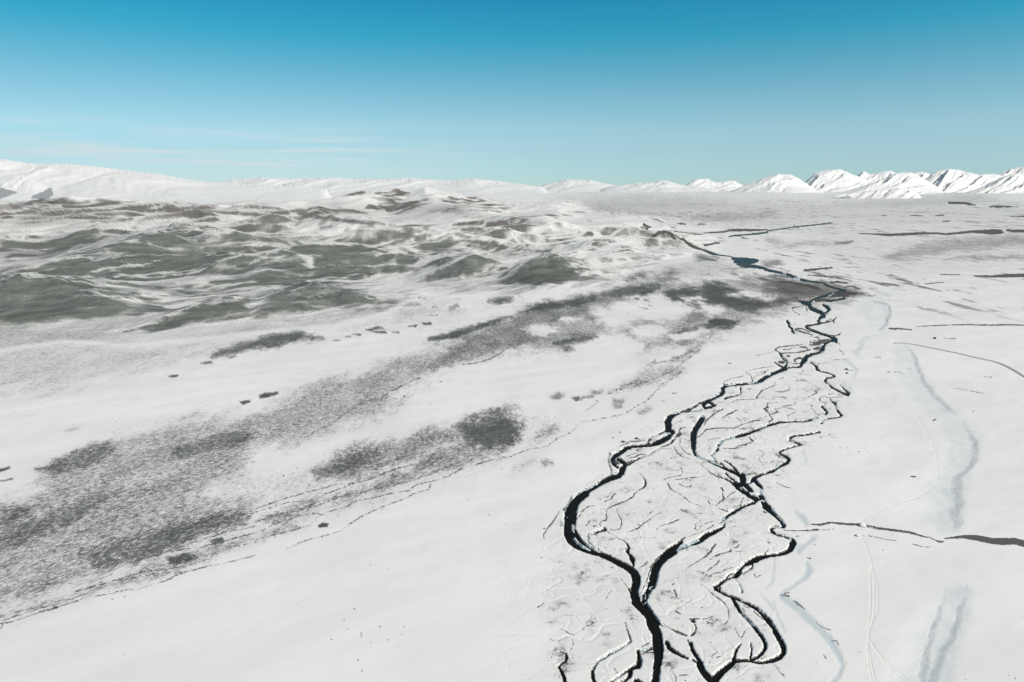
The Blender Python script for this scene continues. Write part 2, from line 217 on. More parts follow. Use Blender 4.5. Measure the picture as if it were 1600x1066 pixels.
CRACK += T(400, 620, 4, '''0,895 120,860 250,830 340,800 400,740 480,710 560,690 630,650 740,630 860,600 950,585 1010,545 1100,530 1200,500 1290,450; 190,950 300,900 420,870 520,840 640,760 760,700 920,640 1000,600 1080,580 1090,540;
 0,780 120,740 250,710 380,680 470,650 540,620 700,590 860,550 950,530 1100,480 1300,400; 0,720 200,660 330,650 480,590 620,540 700,520 880,450 1000,420 1080,390; 0,860 100,800 250,750 330,735 400,730; 100,870 170,800 260,740; 1370,430 1450,400 1530,380 1600,375; 120,875 115,840;
 0,700 200,630 350,590 500,550 620,540 900,440; 300,690 420,650 600,600 780,560 1000,500 1200,440 1350,400''', 5)
CRACK += T(800, 600, 4, '''0,450 100,410 220,390 280,340 370,300 430,240 540,220 600,210 700,190 780,140 850,100 900,40 970,0; 460,170 540,110 520,100''', 4)
CRACK += T(400, 420, 4, '''320,1050 400,1000 470,975 510,940 540,910 600,880 640,850 720,820 790,800 820,780 880,750 930,720 1030,680; 1290,600 1370,590 1460,565 1540,520 1565,500; 900,830 930,790''', 6)
CRACK += T(800, 400, 4, '''650,830 740,800 830,790 900,760 1000,720 1040,690 1100,640 1180,580; 600,860 700,830 820,800 950,770 1010,740; 830,690 900,650; 1000,660 1060,620 1120,600 1180,540; 850,680 1000,650; 910,820 940,800 1010,760 1060,720; 1180,540 1230,480; 1230,520 1260,480''', 4)

ICE = []
ICE += T(1000, 560, 8, '720,670,34 770,690,46 810,725,36; 650,700,24 680,670,18; 740,650,30 800,620,26; 930,460,24 990,440,24; 980,560,30 1040,520,30; 990,1045,30 1060,1020,24')
ICE += T(1080, 640, 8, '360,420,26 410,380,26; 315,470,26 350,450,20; 250,580,26 285,610,26; 1040,720,26 1090,690,24; 850,1010,50 880,1000,40 850,1040,40; 1520,110,26 1570,95,26; 90,585,24 180,630,14; 905,790,12 940,785,12')
ICE += T(1040, 740, 8, '1180,200,50 1190,240,40; 1200,320,30 1230,330,30; 650,630,50 700,640,40; 660,590,24 720,570,40 750,530,24; 250,850,30 330,840,60 400,830,40; 150,940,44 250,890,26 320,890,30; 1490,680,10; 1540,810,26 1570,830,20; 1100,340,20')
ICE += T(840, 770, 8, '440,400,44 450,470,30; 445,570,18 520,630,30 600,680,30 670,715,14; 400,270,14; 370,300,14; 280,190,4')
ICE += T(940, 860, 8, '620,440,40 600,470,24; 610,520,34 590,560,26; 540,520,16 560,560,20 530,590,16; 580,610,30 600,690,22 640,740,14 700,850,12 780,930,10; 490,560,16 500,610,16')
ICE += T(1040, 933, 8, '1400,560,14 1430,620,14; 10,600,20; 270,560,20 300,620,16')
ICE += T(840, 933, 8, '1290,650,24 1380,640,20; 1310,740,30 1420,690,14; 1200,950,40 1230,920,30; 1060,1010,30; 1340,60,30 1380,40,30')
ICE += T(1080, 820, 8, '560,680,14 590,730,18 620,790,18 625,890,14 640,940,12; 1240,170,30 1250,200,14')
ICE += T(880, 660, 8, '640,590,60 660,620,50; 1290,130,20 1340,125,30')
ICE += T(1200, 420, 8, '330,120,30 390,130,30; 770,330,20 830,300,14; 180,45,16 220,60,20')

BLUE = []      # wind-packed bluish snow, iced old channels and their banks' painted shade, soft edged
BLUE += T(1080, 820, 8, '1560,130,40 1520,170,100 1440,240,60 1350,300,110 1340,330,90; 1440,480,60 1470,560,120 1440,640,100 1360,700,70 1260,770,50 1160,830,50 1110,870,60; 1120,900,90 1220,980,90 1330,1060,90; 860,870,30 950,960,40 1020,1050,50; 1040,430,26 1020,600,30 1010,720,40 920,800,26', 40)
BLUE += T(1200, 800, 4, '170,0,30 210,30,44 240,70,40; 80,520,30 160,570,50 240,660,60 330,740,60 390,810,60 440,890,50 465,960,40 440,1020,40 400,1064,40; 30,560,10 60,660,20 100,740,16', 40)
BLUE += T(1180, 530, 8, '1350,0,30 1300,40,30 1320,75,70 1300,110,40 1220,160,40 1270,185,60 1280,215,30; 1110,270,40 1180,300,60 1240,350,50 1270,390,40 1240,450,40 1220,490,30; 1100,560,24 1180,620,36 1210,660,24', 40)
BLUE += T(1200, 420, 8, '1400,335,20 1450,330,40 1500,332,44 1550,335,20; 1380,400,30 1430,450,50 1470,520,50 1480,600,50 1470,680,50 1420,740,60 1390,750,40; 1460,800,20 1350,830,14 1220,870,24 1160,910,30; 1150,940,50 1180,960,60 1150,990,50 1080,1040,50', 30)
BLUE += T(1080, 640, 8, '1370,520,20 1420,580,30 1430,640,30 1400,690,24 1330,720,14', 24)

SCARP = []     # foot of low wind scarps, their step face turned to the left; w = half-reach in px
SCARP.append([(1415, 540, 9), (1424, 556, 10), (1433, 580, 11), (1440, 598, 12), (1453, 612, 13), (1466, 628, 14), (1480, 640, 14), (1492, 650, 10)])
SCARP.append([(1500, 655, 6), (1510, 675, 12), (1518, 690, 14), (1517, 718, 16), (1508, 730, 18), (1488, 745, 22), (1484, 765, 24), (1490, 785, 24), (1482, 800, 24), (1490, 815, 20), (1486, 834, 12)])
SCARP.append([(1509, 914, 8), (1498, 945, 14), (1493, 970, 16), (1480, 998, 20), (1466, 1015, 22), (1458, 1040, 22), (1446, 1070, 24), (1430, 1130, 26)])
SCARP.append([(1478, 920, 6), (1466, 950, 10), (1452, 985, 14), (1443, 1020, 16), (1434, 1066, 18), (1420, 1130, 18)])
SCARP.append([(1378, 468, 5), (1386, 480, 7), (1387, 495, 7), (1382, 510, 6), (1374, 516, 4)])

TRACK = []
TRACK += [[(1345, 838, 1.0), (1351, 848, 1), (1359, 870, 1), (1364, 890, 1), (1370, 910, 1), (1372, 930, 1), (1371, 955, 1.1), (1362, 975, 1.2), (1357, 990, 1.2), (1357, 1010, 1.2), (1361, 1035, 1.3), (1368, 1066, 1.4), (1376, 1110, 1.5)],
          [(1361, 886, 1), (1366, 910, 1), (1367, 940, 1), (1365, 960, 1.1), (1359, 985, 1.2)], [(1360, 890, .8), (1360, 920, .9), (1360, 955, 1.), (1356, 985, 1)],
          [(1360, 1000, 1.2), (1372, 1020, 1.2), (1390, 1036, 1.3), (1408, 1052, 1.4), (1425, 1066, 1.4), (1450, 1090, 1.5)], [(1362, 1005, 1), (1380, 1032, 1.1), (1400, 1052, 1.2), (1420, 1070, 1.3)],
          [(1354, 1005, 1), (1357, 1035, 1.1), (1363, 1068, 1.2)], [(1349, 812, .9), (1380, 796, .9), (1402, 787, 1), (1430, 778, 1), (1447, 768, 1), (1464, 754, 1), (1467, 744, 1), (1464, 734, 1), (1464, 715, .9), (1455, 690, .8), (1440, 662, .7), (1420, 635, .6), (1402, 605, .5), (1395, 575, .5), (1394, 550, .5)],
          [(1440, 690, .6), (1430, 665, .6), (1418, 640, .5)], [(1350, 838, .6), (1380, 843, .6), (1410, 848, .6), (1440, 853, .6)]]

ROAD = T(1200, 400, 4, '700,492,3 760,470,3; 790,546,5 830,546,5 900,552,5 1000,572,5 1100,592,5 1180,608,5 1250,625,5 1330,644,5 1400,658,5 1450,672,5 1500,695,6 1550,722,6 1597,752,7 1700,815,8 1900,940,9')[1:]

# bare grass where the wind has cleared the plain: (polygon or stroke, density, softness px)
def P(ox, oy, s, text):
    return [(ox + float(a) / s, oy + float(b) / s) for a, b in (t.split(',') for t in text.split())]


BANDS = [
    (P(0, 0, 1, '760,515 900,458 1000,428 1090,440 1200,436 1300,440 1352,456 1330,468 1240,480 1180,502 1100,532 1010,548 950,525 880,548 800,550 700,572'), .44, 9),
    (P(0, 0, 1, '1195,436 1270,440 1330,448 1352,457 1330,466 1270,470 1230,476 1180,470'), .62, 6),
    (P(0, 0, 1, '400,740 700,680 880,640 900,660 800,720 640,775 460,830 250,900 0,975 -120,1000 -120,800 100,740 400,660'), .28, 12),
    (P(0, 0, 1, '-120,835 0,792 60,762 72,728 160,697 250,674 350,652 420,640 470,610 560,588 640,556 700,528 800,492 850,472 900,466 1000,440 1042,438 1030,468 960,490 900,502 905,522 860,540 800,548 700,568 640,604 600,642 520,672 450,692 400,704 380,735 300,775 400,770 395,800 330,835 230,872 120,915 0,950 -120,985'), .43, 14),
    (P(0, 0, 1, '0,815 80,800 150,770 210,760 150,800 60,840 0,860'), .62, 10),
    (P(0, 0, 1, '62,735 100,712 170,692 180,700 160,722 100,745'), .62, 7),
    (P(0, 0, 1, '0,790 45,785 50,800 30,820 0,826'), .62, 9), (P(0, 0, 1, '120,862 200,842 280,812 395,800 390,815 320,835 230,868 150,892'), .62, 8),
    (P(0, 0, 1, '230,842 290,815 340,800 384,797 380,812 320,830 250,850'), .70, 7), (P(0, 0, 1, '270,700 330,682 400,676 400,690 340,700 280,715'), .68, 8),
    (P(0, 0, 1, '490,734 520,715 560,700 600,694 640,690 690,668 740,655 800,640 790,668 720,690 660,700 620,722 560,748 500,750'), .52, 10),
    (P(0, 0, 1, '490,738 530,720 560,706 590,700 600,715 560,735 500,748'), .66, 8), (P(0, 0, 1, '700,668 740,655 775,648 820,662 815,690 770,702 740,692'), .72, 9), (P(0, 0, 1, '735,672 790,655 815,668 800,692 770,698'), .82, 7),
    (P(0, 0, 1, '670,706 700,695 770,702 820,690 870,665 850,680 790,705 730,725 660,745 600,765 520,785 430,815 400,815 460,790 560,765 640,735'), .50, 9),
    (P(0, 0, 1, '0,960 110,925 220,890 330,850 460,815 470,825 350,868 240,905 110,940 0,972'), .40, 6),
    (P(0, 0, 1, '262,873 300,866 310,872 285,880 266,880'), .75, 3), (P(0, 0, 1, '330,845 348,840 350,848 332,852'), .8, 2), (P(0, 0, 1, '495,822 505,817 514,819 512,823 500,825'), .97, 1.2),
    (P(800, 400, 4, '-560,690 -400,570 -200,475 0,385 160,300 300,270 500,225 620,205 800,200 920,190 900,240 760,270 600,300 500,330 560,370 520,400 420,390 330,395 300,430 250,440 100,450 90,470 200,490 400,470 540,480 550,505 400,520 200,545 0,580 -300,650 -480,720'), .56, 6),
    (P(800, 400, 4, '90,350 160,300 260,290 380,280 460,260 500,235 560,245 500,290 330,320 180,345'), .90, 4), (P(800, 400, 4, '640,205 760,200 880,195 850,230 720,250 560,270 540,235'), .88, 4), (P(800, 400, 4, '600,160 700,120 800,95 830,110 780,140 650,180'), .8, 5),
    (P(800, 400, 4, '260,535 400,515 540,500 550,510 420,530 300,550'), .85, 3), (P(800, 400, 4, '310,560 420,575 330,600'), .6, 5),
    (P(800, 400, 4, '800,170 900,140 960,100 1000,80 1050,100 1020,160 940,190 860,205'), .55, 8),
    (P(1000, 340, 5.33, '540,545 650,550 830,610 900,650 1050,690 1200,670 1330,655 1330,690 1150,712 1090,742 980,772 800,760 700,730 600,718 520,728 440,770 380,720 260,680 200,620 340,600 540,600'), .90, 4),
    (P(1000, 340, 5.33, '700,620 900,660 1050,692 1180,680 1090,730 900,740 720,720 600,660'), 1.0, 6),
    (P(1000, 340, 5.33, '560,850 640,838 840,868 790,890 640,908 570,880'), 1.05, 2.5), (P(1000, 340, 5.33, '570,885 640,905 600,915 500,920 420,942 330,965 290,985 240,975 300,960 400,930 500,905'), .9, 3), (P(1000, 340, 5.33, '640,908 790,890 840,875 780,905 700,935 640,930'), .75, 3),
    (P(1000, 340, 5.33, '360,795 540,780 720,800 780,835 620,845 540,850 500,880 300,880 160,890 20,880 40,855 200,850 330,850'), .58, 5), (P(1000, 340, 5.33, '0,580 160,565 170,600 60,635 0,655'), .9, 4),
    (P(1000, 340, 5.33, '160,590 300,600 340,625 260,680 190,630'), .66, 4), (P(1000, 340, 5.33, '1000,520 1200,520 1400,570 1590,600 1590,640 1450,650 1330,655 1200,640 1100,600 1150,570'), .80, 6),
    (P(1000, 340, 5.33, '1140,560 1300,560 1400,590 1380,610 1200,600'), .95, 4), (P(1000, 340, 5.33, '880,490 1000,500 1100,540 1000,600 850,610 780,560'), .5, 8), (P(1000, 340, 5.33, '100,300 330,310 330,350 280,400 180,420 100,470 40,520 0,540 0,480 80,420'), .46, 8),
    (P(1000, 340, 5.33, '380,298 520,320 640,345 640,362 500,352 400,325'), .66, 4), (P(1000, 340, 5.33, '120,950 280,965 260,1000 130,985'), .6, 4), (P(1000, 340, 5.33, '280,1000 560,985 460,1040 330,1066 230,1050'), .5, 6),
    (P(1000, 340, 5.33, '1020,370 1150,360 1180,380 1060,395'), .6, 4), (P(1000, 340, 5.33, '1260,500 1450,540 1560,560 1650,600 1620,560 1700,560 1860,620 1700,700 1560,690 1500,640 1400,560'), .55, 7),
    (P(800, 400, 4, '600,840 700,800 800,750 860,700 1000,690 1100,700 1040,740 900,790 760,830 650,850'), .40, 7), (P(800, 400, 4, '1000,650 1060,620 1140,560 1180,530 1200,560 1130,620 1040,660'), .46, 5), (P(800, 400, 4, '240,885 290,865 320,872 270,895'), .6, 3), (P(800, 400, 4, '380,890 420,880 440,900 400,910'), .66, 2), (P(800, 400, 4, '420,885 500,872 510,885 440,892'), .6, 2),
    (P(800, 400, 4, '500,850 560,838 560,856 510,862'), .55, 3), (P(800, 400, 4, '640,900 700,895 690,915 640,915'), .5, 3), (P(800, 400, 4, '640,935 690,930 680,945 645,948'), .5, 2), (P(800, 400, 4, '790,980 850,945 875,960 840,990 800,995'), .46, 3), (P(800, 600, 4, '180,480 250,480 260,500 200,515'), .5, 3), (P(800, 600, 4, '0,500 160,460 180,490 60,540 0,555'), .3, 6),
    (P(400, 420, 4, '0,450 100,420 220,400 280,390 320,410 400,430 280,445 180,460 80,500 0,490 -60,510 -270,545 -220,520 -60,470'), .74, 4), (P(400, 420, 4, '140,385 330,360 250,390 160,395'), .5, 4), (P(400, 420, 4, '690,380 760,360 790,372 720,385'), .8, 2), (P(400, 420, 4, '730,392 800,390 820,400 760,402'), .8, 2), (P(400, 420, 4, '850,395 900,392 890,402'), .8, 1.5), (P(400, 420, 4, '950,358 1000,355 1000,362 955,364'), .95, 1.5), (P(400, 420, 4, '1040,342 1090,338 1095,346 1050,350'), .85, 1.5), (P(400, 420, 4, '1090,290 1130,287 1130,293'), .9, 1.5), (P(400, 420, 4, '480,448 530,442 530,450'), .85, 1.5), (P(400, 420, 4, '610,410 650,406 650,413'), .8, 1.5), (P(400, 420, 4, '550,425 590,422 590,429'), .6, 1.5),
    (P(400, 420, 4, '20,800 60,780 135,772 130,785 70,800 25,810'), .95, 2), (P(0, 420, 4, '1250,590 1320,582 1325,590 1260,594'), .8, 1.5), (P(0, 420, 4, '1050,670 1110,665 1105,674 1060,676'), .95, 1.3), (P(0, 420, 4, '1410,548 1450,540 1485,550 1440,560'), .6, 2), (P(0, 420, 4, '1500,830 1560,822 1565,832 1520,848'), .9, 1.5), (P(0, 620, 4, '0,455 60,438 62,448 20,465 0,468'), .95, 1.5), (P(0, 620, 4, '0,522 75,510 80,516 0,532'), .8, 1.2), (P(0, 620, 4, '410,215 470,195 510,190 460,215 420,225'), .45, 3),
    (P(400, 420, 4, '1460,200 1520,180 1600,165 1600,205 1500,215'), .8, 3), (P(400, 420, 4, '870,230 900,215 1000,215 1040,225 960,240 880,240'), .6, 3), (P(400, 420, 4, '730,180 780,172 840,180 760,188'), 1.0, 1.5), (P(400, 420, 4, '1110,135 1240,128 1250,135 1120,142'), .95, 2), (P(400, 420, 4, '1250,100 1330,85 1400,60 1380,90 1280,112'), .8, 3),
    (P(400, 420, 4, '1090,440 1200,415 1330,370 1480,330 1590,295 1600,300 1500,335 1360,380 1240,425 1150,440'), .9, 3),
    (P(1200, 220, 4, '0,600 120,640 240,630 350,620 420,640 300,650 120,665 0,650'), .42, 6), (P(1200, 220, 4, '700,720 900,660 1100,620 1300,600 1600,580 1700,640 1500,670 1200,690 1000,720 800,760'), .46, 8), (P(1200, 220, 4, '1100,738 1250,724 1600,715 1600,740 1300,745'), .5, 5), (P(1200, 220, 4, '420,640 520,630 500,640 430,645'), .7, 3),
    (P(0, 0, 1, '850,312 960,306 1100,308 1250,312 1420,312 1600,318 1700,330 1700,352 1500,356 1300,358 1180,362 1080,352 1000,348 900,330'), .30, 9),
    (P(0, 0, 1, '880,310 1000,306 1120,310 1180,322 1100,334 980,338 900,326'), .36, 9), (P(0, 0, 1, '1060,336 1130,333 1210,332 1220,340 1160,347 1090,346'), .46, 7), (P(0, 0, 1, '1150,318 1300,318 1420,310 1530,305 1560,315 1440,326 1280,326'), .38, 8), (P(0, 0, 1, '900,316 940,322 1010,330 1060,338 1000,336 930,330'), .45, 6),
    (P(0, 0, 1, '-140,545 60,515 200,508 420,495 640,465 740,480 700,500 520,515 300,560 80,610 -140,640'), .33, 18), (P(0, 0, 1, '900,400 1000,390 1120,400 1180,420 1100,440 980,440 900,430'), .34, 10), (P(0, 0, 1, '1180,325 1600,325 1750,400 1600,425 1400,440 1280,410'), .27, 18), (P(0, 0, 1, '600,440 900,450 960,470 800,480 640,490'), .26, 10),
]
FLOOD = P(0, 0, 1, '870,1090 845,960 862,830 900,770 955,702 1040,645 1130,606 1216,572 1228,500 1262,460 1345,455 1305,520 1316,570 1332,615 1312,660 1306,690 1235,716 1238,745 1206,800 1252,850 1200,880 1140,925 1215,980 1236,1030 1180,1090')

# hill crests: (u, v of the crest, v of its foot line), half-width factor
CRESTS = [
    ([(150, 518, 520), (210, 512, 518), (260, 494, 512), (300, 484, 508), (345, 470, 502), (380, 465, 498), (398, 482, 496)], 3.2),
    ([(360, 497, 500), (400, 484, 500), (440, 462, 494), (490, 442, 488), (540, 453, 482), (590, 465, 476)], 3.4),
    ([(655, 436, 442), (690, 418, 441), (735, 407, 440), (765, 411, 438), (785, 425, 436)], 3.1),
    ([(790, 442, 446), (830, 417, 445), (862, 403, 443), (885, 411, 440), (915, 428, 440), (938, 437, 440)], 2.8),
    ([(-120, 445, 525), (0, 438, 520), (40, 434, 515), (80, 436, 510), (125, 449, 505), (168, 465, 500)], 3.4),
    ([(60, 418, 450), (110, 408, 445), (180, 393, 432), (240, 371, 424), (278, 348, 418), (330, 362, 416), (375, 374, 414), (430, 384, 412)], 2.9),
    ([(500, 342, 345), (540, 324, 342), (580, 313, 340), (620, 303, 338), (655, 304, 338), (700, 318, 342), (750, 334, 350), (800, 344, 358), (868, 353, 362)], 3.4),
    ([(390, 356, 372), (450, 343, 368), (480, 336, 366), (510, 345, 368), (560, 352, 371), (610, 359, 374)], 3.1),
    ([(-120, 332, 352), (0, 327, 348), (40, 326, 347), (80, 322, 345), (115, 317, 343), (150, 316, 342), (210, 320, 343), (270, 323, 344)], 3.4),
    ([(-120, 345, 368), (0, 342, 364), (50, 337, 360), (95, 333, 358), (156, 327, 354), (230, 325, 352), (300, 330, 350)], 3.1),
    ([(-100, 368, 402), (0, 364, 398), (60, 361, 394), (115, 359, 392), (150, 366, 394), (190, 374, 398)], 3.1),
    ([(1006, 385, 390), (1022, 376, 389), (1040, 374, 388), (1058, 378, 388), (1072, 384, 389)], 3.1),
    ([(975, 362, 374), (1000, 358, 373), (1022, 357, 374), (1050, 362, 375), (1095, 367, 374)], 3.1),
    ([(300, 386, 412), (345, 373, 408), (405, 379, 408), (455, 392, 410), (520, 402, 412)], 3.1),
    ([(100, 424, 462), (150, 416, 458), (215, 405, 448), (280, 409, 442), (345, 404, 440), (430, 413, 438)], 3.1),
    ([(440, 402, 430), (500, 395, 425), (560, 390, 420), (620, 398, 420), (680, 404, 422)], 3.1),
    ([(330, 340, 356), (380, 332, 352), (430, 326, 348), (470, 322, 345), (500, 326, 345)], 3.1),
    ([(560, 372, 388), (620, 366, 386), (665, 362, 384), (720, 368, 386), (790, 372, 388)], 3.1),
    ([(700, 380, 394), (760, 376, 394), (840, 382, 396), (900, 388, 400)], 2.8),
    ([(160, 345, 372), (240, 338, 368), (300, 340, 366), (350, 348, 368)], 3.1),
]
HILLZONE = P(0, 0, 1, '-900,600 -300,575 0,536 100,520 200,530 400,508 520,498 600,478 660,450 800,454 945,446 1000,410 1075,392 1098,376 1000,352 880,356 905,330 900,308 700,300 -900,298')
# dark slopes seen on the hills (apparent survey coordinates): polygon, bareness, softness
DARK = [
    (P(0, 0, 1, '195,520 260,493 300,484 345,468 380,464 392,488 340,498 270,514'), .95, 4), (P(0, 0, 1, '385,497 405,480 440,460 490,440 545,450 585,462 560,474 500,486 440,494'), .92, 4),
    (P(0, 0, 1, '650,436 690,416 735,406 762,410 758,424 720,438 670,440'), .9, 4), (P(0, 0, 1, '788,444 830,416 860,402 885,410 910,428 938,436 870,445'), .97, 3), (P(0, 0, 1, '850,402 905,402 920,410 890,412'), .8, 3),
    (P(0, 0, 1, '-100,440 40,432 80,434 130,448 165,464 130,486 90,500 30,512 -100,530'), .88, 7), (P(0, 0, 1, '60,395 110,375 135,372 130,385 100,398 60,404'), .85, 4), (P(0, 0, 1, '130,393 200,378 270,362 330,368 400,380 420,395 330,402 200,405 140,410'), .78, 8),
    (P(0, 0, 1, '0,372 40,378 30,395 0,400'), .8, 5), (P(0, 0, 1, '0,400 120,402 300,412 420,420 500,430 380,440 200,440 60,430 0,432'), .62, 10), (P(0, 0, 1, '160,450 260,442 300,444 250,456 175,458'), .85, 4),
    (P(0, 0, 1, '0,318 50,315 55,322 0,326'), .9, 2.5), (P(0, 0, 1, '40,312 55,292 80,292 84,305 72,314'), .75, 3), (P(0, 0, 1, '0,292 25,298 32,302 0,312'), .85, 3), (P(0, 0, 1, '60,320 95,308 130,316 128,320 90,322'), .8, 3), (P(0, 0, 1, '150,312 220,314 200,320 160,318'), .8, 2),
    (P(0, 0, 1, '20,336 50,325 80,330 100,335 40,338'), .85, 2), (P(0, 0, 1, '0,338 20,335 22,342 0,344'), .85, 2), (P(0, 0, 1, '96,332 130,325 148,326 120,332'), .9, 2), (P(0, 0, 1, '156,330 190,340 210,345 180,344'), .8, 2.5), (P(0, 0, 1, '210,347 235,337 240,342 225,347'), .8, 2),
    (P(0, 0, 1, '300,318 330,326 340,332 310,336 295,326'), .8, 3), (P(0, 0, 1, '70,348 85,338 88,342 76,350'), .8, 2), (P(0, 0, 1, '90,344 108,336 106,342'), .8, 2), (P(0, 0, 1, '130,358 145,345 148,358'), .7, 2),
    (P(0, 0, 1, '475,337 500,335 520,340 560,343 600,348 604,354 560,351 500,344'), .92, 2.5), (P(0, 0, 1, '605,356 640,348 690,352 660,358'), .8, 2.5), (P(0, 0, 1, '670,325 700,318 740,332 800,345 860,354 800,350 720,342 660,336'), .62, 6), (P(0, 0, 1, '715,355 745,352 762,360 720,366'), .8, 3),
    (P(0, 0, 1, '400,342 440,350 430,360 400,364'), .7, 5), (P(0, 0, 1, '495,353 520,350 518,357 500,358'), .85, 2), (P(0, 0, 1, '440,345 475,344 470,352'), .75, 3), (P(0, 0, 1, '400,365 520,372 500,382 420,385'), .7, 6), (P(0, 0, 1, '620,368 640,362 645,378 625,378'), .85, 3), (P(0, 0, 1, '645,368 665,364 668,378 652,380'), .85, 3), (P(0, 0, 1, '545,402 600,396 650,394 620,402 570,408'), .85, 3), (P(0, 0, 1, '735,385 780,380 790,386 740,390'), .8, 2), (P(0, 0, 1, '800,386 860,390 872,395 820,394'), .8, 2.5),
    (P(0, 0, 1, '300,425 420,418 560,420 590,412 540,430 420,445 320,440'), .70, 8), (P(0, 0, 1, '420,392 520,398 560,405 480,412 400,405'), .74, 7), (P(0, 0, 1, '960,355 1000,360 1040,364 1100,366 1050,374 1000,370'), .85, 3), (P(0, 0, 1, '1022,384 1035,374 1050,376 1058,386 1030,388'), .75, 3.5), (P(0, 0, 1, '950,376 962,376 965,380 952,380'), .9, 1.5),
    (P(0, 0, 1, '880,330 930,330 985,336 940,340'), .7, 3), (P(0, 0, 1, '800,330 840,340 868,350 830,356 790,348'), .6, 5),
]

# ------------------------------------------------------------------ scene basics
scene = bpy.context.scene
COL = scene.collection


def link(name, mesh, mat=None, kind=None, label=None, cat=None, group=None, parent=None):
    o = bpy.data.objects.new(name, mesh)
    COL.objects.link(o)
    if mat is not None and mesh is not None and not mesh.materials:
        mesh.materials.append(mat)
    if kind: o['kind'] = kind
    if label: o['label'] = label
    if cat: o['category'] = cat
    if group: o['group'] = group
    if parent: o.parent = parent
    return o


def np_mesh(name, co, quads, smooth=True, attr=None):
    me = bpy.data.meshes.new(name)
    nv, nf = len(co), len(quads)
    me.vertices.add(nv); me.vertices.foreach_set('co', np.ascontiguousarray(co, np.float32).ravel())
    me.loops.add(nf * 4); me.loops.foreach_set('vertex_index', np.ascontiguousarray(quads, np.int32).ravel())
    me.polygons.add(nf); me.polygons.foreach_set('loop_start', np.arange(0, nf * 4, 4, dtype=np.int32))
    me.polygons.foreach_set('use_smooth', np.full(nf, smooth, bool))
    if attr:
        for k, val in attr.items():
            a = me.attributes.new(k, 'FLOAT_COLOR', 'POINT')
            a.data.foreach_set('color', np.ascontiguousarray(val, np.float32).ravel())
    me.update(calc_edges=True); me.validate()
    return me


def sub_mesh(name, co, quads, attr):
    used = np.unique(quads); remap = np.zeros(len(co), np.int64); remap[used] = np.arange(len(used))
    return np_mesh(name, co[used], remap[quads], True, {k: v[used] for k, v in attr.items()})


# ------------------------------------------------------------------ terrain grid
uu = np.concatenate([np.arange(-1400, -300, 24), np.arange(-300, -20, 4), np.arange(-20, 1621, 1.25), np.arange(1624, 1900, 4), np.arange(1900, 3000, 24)])
vv = np.concatenate([HORIZON + np.geomspace(5.3, 8, 9)[:-1], np.arange(HORIZON + 8, 340, .17), np.arange(340, 420, .34), np.arange(420, 520, .5), np.arange(520, 1072, 1.2), np.arange(1072, 1200, 4), np.arange(1200, 1700, 16)])
NU, NV = len(uu), len(vv)
U, V = np.meshgrid(uu, vv)
X, Y = flat(U, V)
X = X.astype(np.float64); Y = Y.astype(np.float64)


def line_mask(m, lines, soft, Uw, Vw, grow=0.0, val=1.0):
    """max-blend strokes into m; windowed on the regular (u, v) survey grid"""
    for pts in lines:
        for (x0, y0, w0), (x1, y1, w1) in zip(pts[:-1], pts[1:]):
            R = max(w0, w1) / 2 + soft + grow + 4
            i0, i1 = np.searchsorted(vv, [min(y0, y1) - R, max(y0, y1) + R]); j0, j1 = np.searchsorted(uu, [min(x0, x1) - R, max(x0, x1) + R])
            if i1 <= i0 or j1 <= j0: continue
            a = Uw[i0:i1, j0:j1]; b = Vw[i0:i1, j0:j1]
            dx, dy = x1 - x0, y1 - y0; L2 = dx * dx + dy * dy + 1e-9
            t = np.clip(((a - x0) * dx + (b - y0) * dy) / L2, 0, 1)
            d = np.hypot(a - x0 - t * dx, b - y0 - t * dy)
            k = np.clip(((w0 + (w1 - w0) * t) / 2 + grow - d) / soft + .5, 0, 1) * val
            np.maximum(m[i0:i1, j0:j1], k, out=m[i0:i1, j0:j1])


def poly_dist(poly, a, b):
    """signed distance to a polygon edge, positive inside"""
    inside = np.zeros(a.shape, bool); d2 = np.full(a.shape, 1e12)
    n = len(poly)
    for k in range(n):
        x0, y0 = poly[k]; x1, y1 = poly[(k + 1) % n]
        if y0 != y1:
            c = ((y0 > b) != (y1 > b)) & (a < (x1 - x0) * (b - y0) / (y1 - y0) + x0)
            inside ^= c
        dx, dy = x1 - x0, y1 - y0; L2 = dx * dx + dy * dy + 1e-9
        t = np.clip(((a - x0) * dx + (b - y0) * dy) / L2, 0, 1)
        d2 = np.minimum(d2, (a - x0 - t * dx) ** 2 + (b - y0 - t * dy) ** 2)
    return np.sqrt(d2) * np.where(inside, 1, -1)


def poly_mask(poly, soft, a, b):
    return np.clip(poly_dist(poly, a, b) / soft * .5 + .5, 0, 1)


def poly_paint(m, poly, val, soft, Uw, Vw, pad=20, rag=None):
    xs = [p[0] for p in poly]; ys = [p[1] for p in poly]; R = soft + pad
    i0, i1 = np.searchsorted(vv, [min(ys) - R, max(ys) + R]); j0, j1 = np.searchsorted(uu, [min(xs) - R, max(xs) + R])
    if i1 <= i0 or j1 <= j0: return
    sd = poly_dist(poly, Uw[i0:i1, j0:j1], Vw[i0:i1, j0:j1])
    if rag is not None:
        sd = sd + (rag[i0:i1, j0:j1] * .95 + (.36 if soft > 6 else .22)) * soft
    k = sstep(-1, 1, sd / soft)
    np.maximum(m[i0:i1, j0:j1], k * val, out=m[i0:i1, j0:j1])


Z0 = np.zeros_like(U, dtype=np.float32)
jit_u = pn(U / 5.0, V / 4.0, 1); jit_v = pn(U / 5.0, V / 4.0, 2)
jf_u = pn(U / 2.1, V / 1.8, 3); jf_v = pn(U / 2.1, V / 1.8, 4)
Ur = U + .7 * jit_u + .45 * jf_u; Vr = V + .5 * jit_v + .35 * jf_v

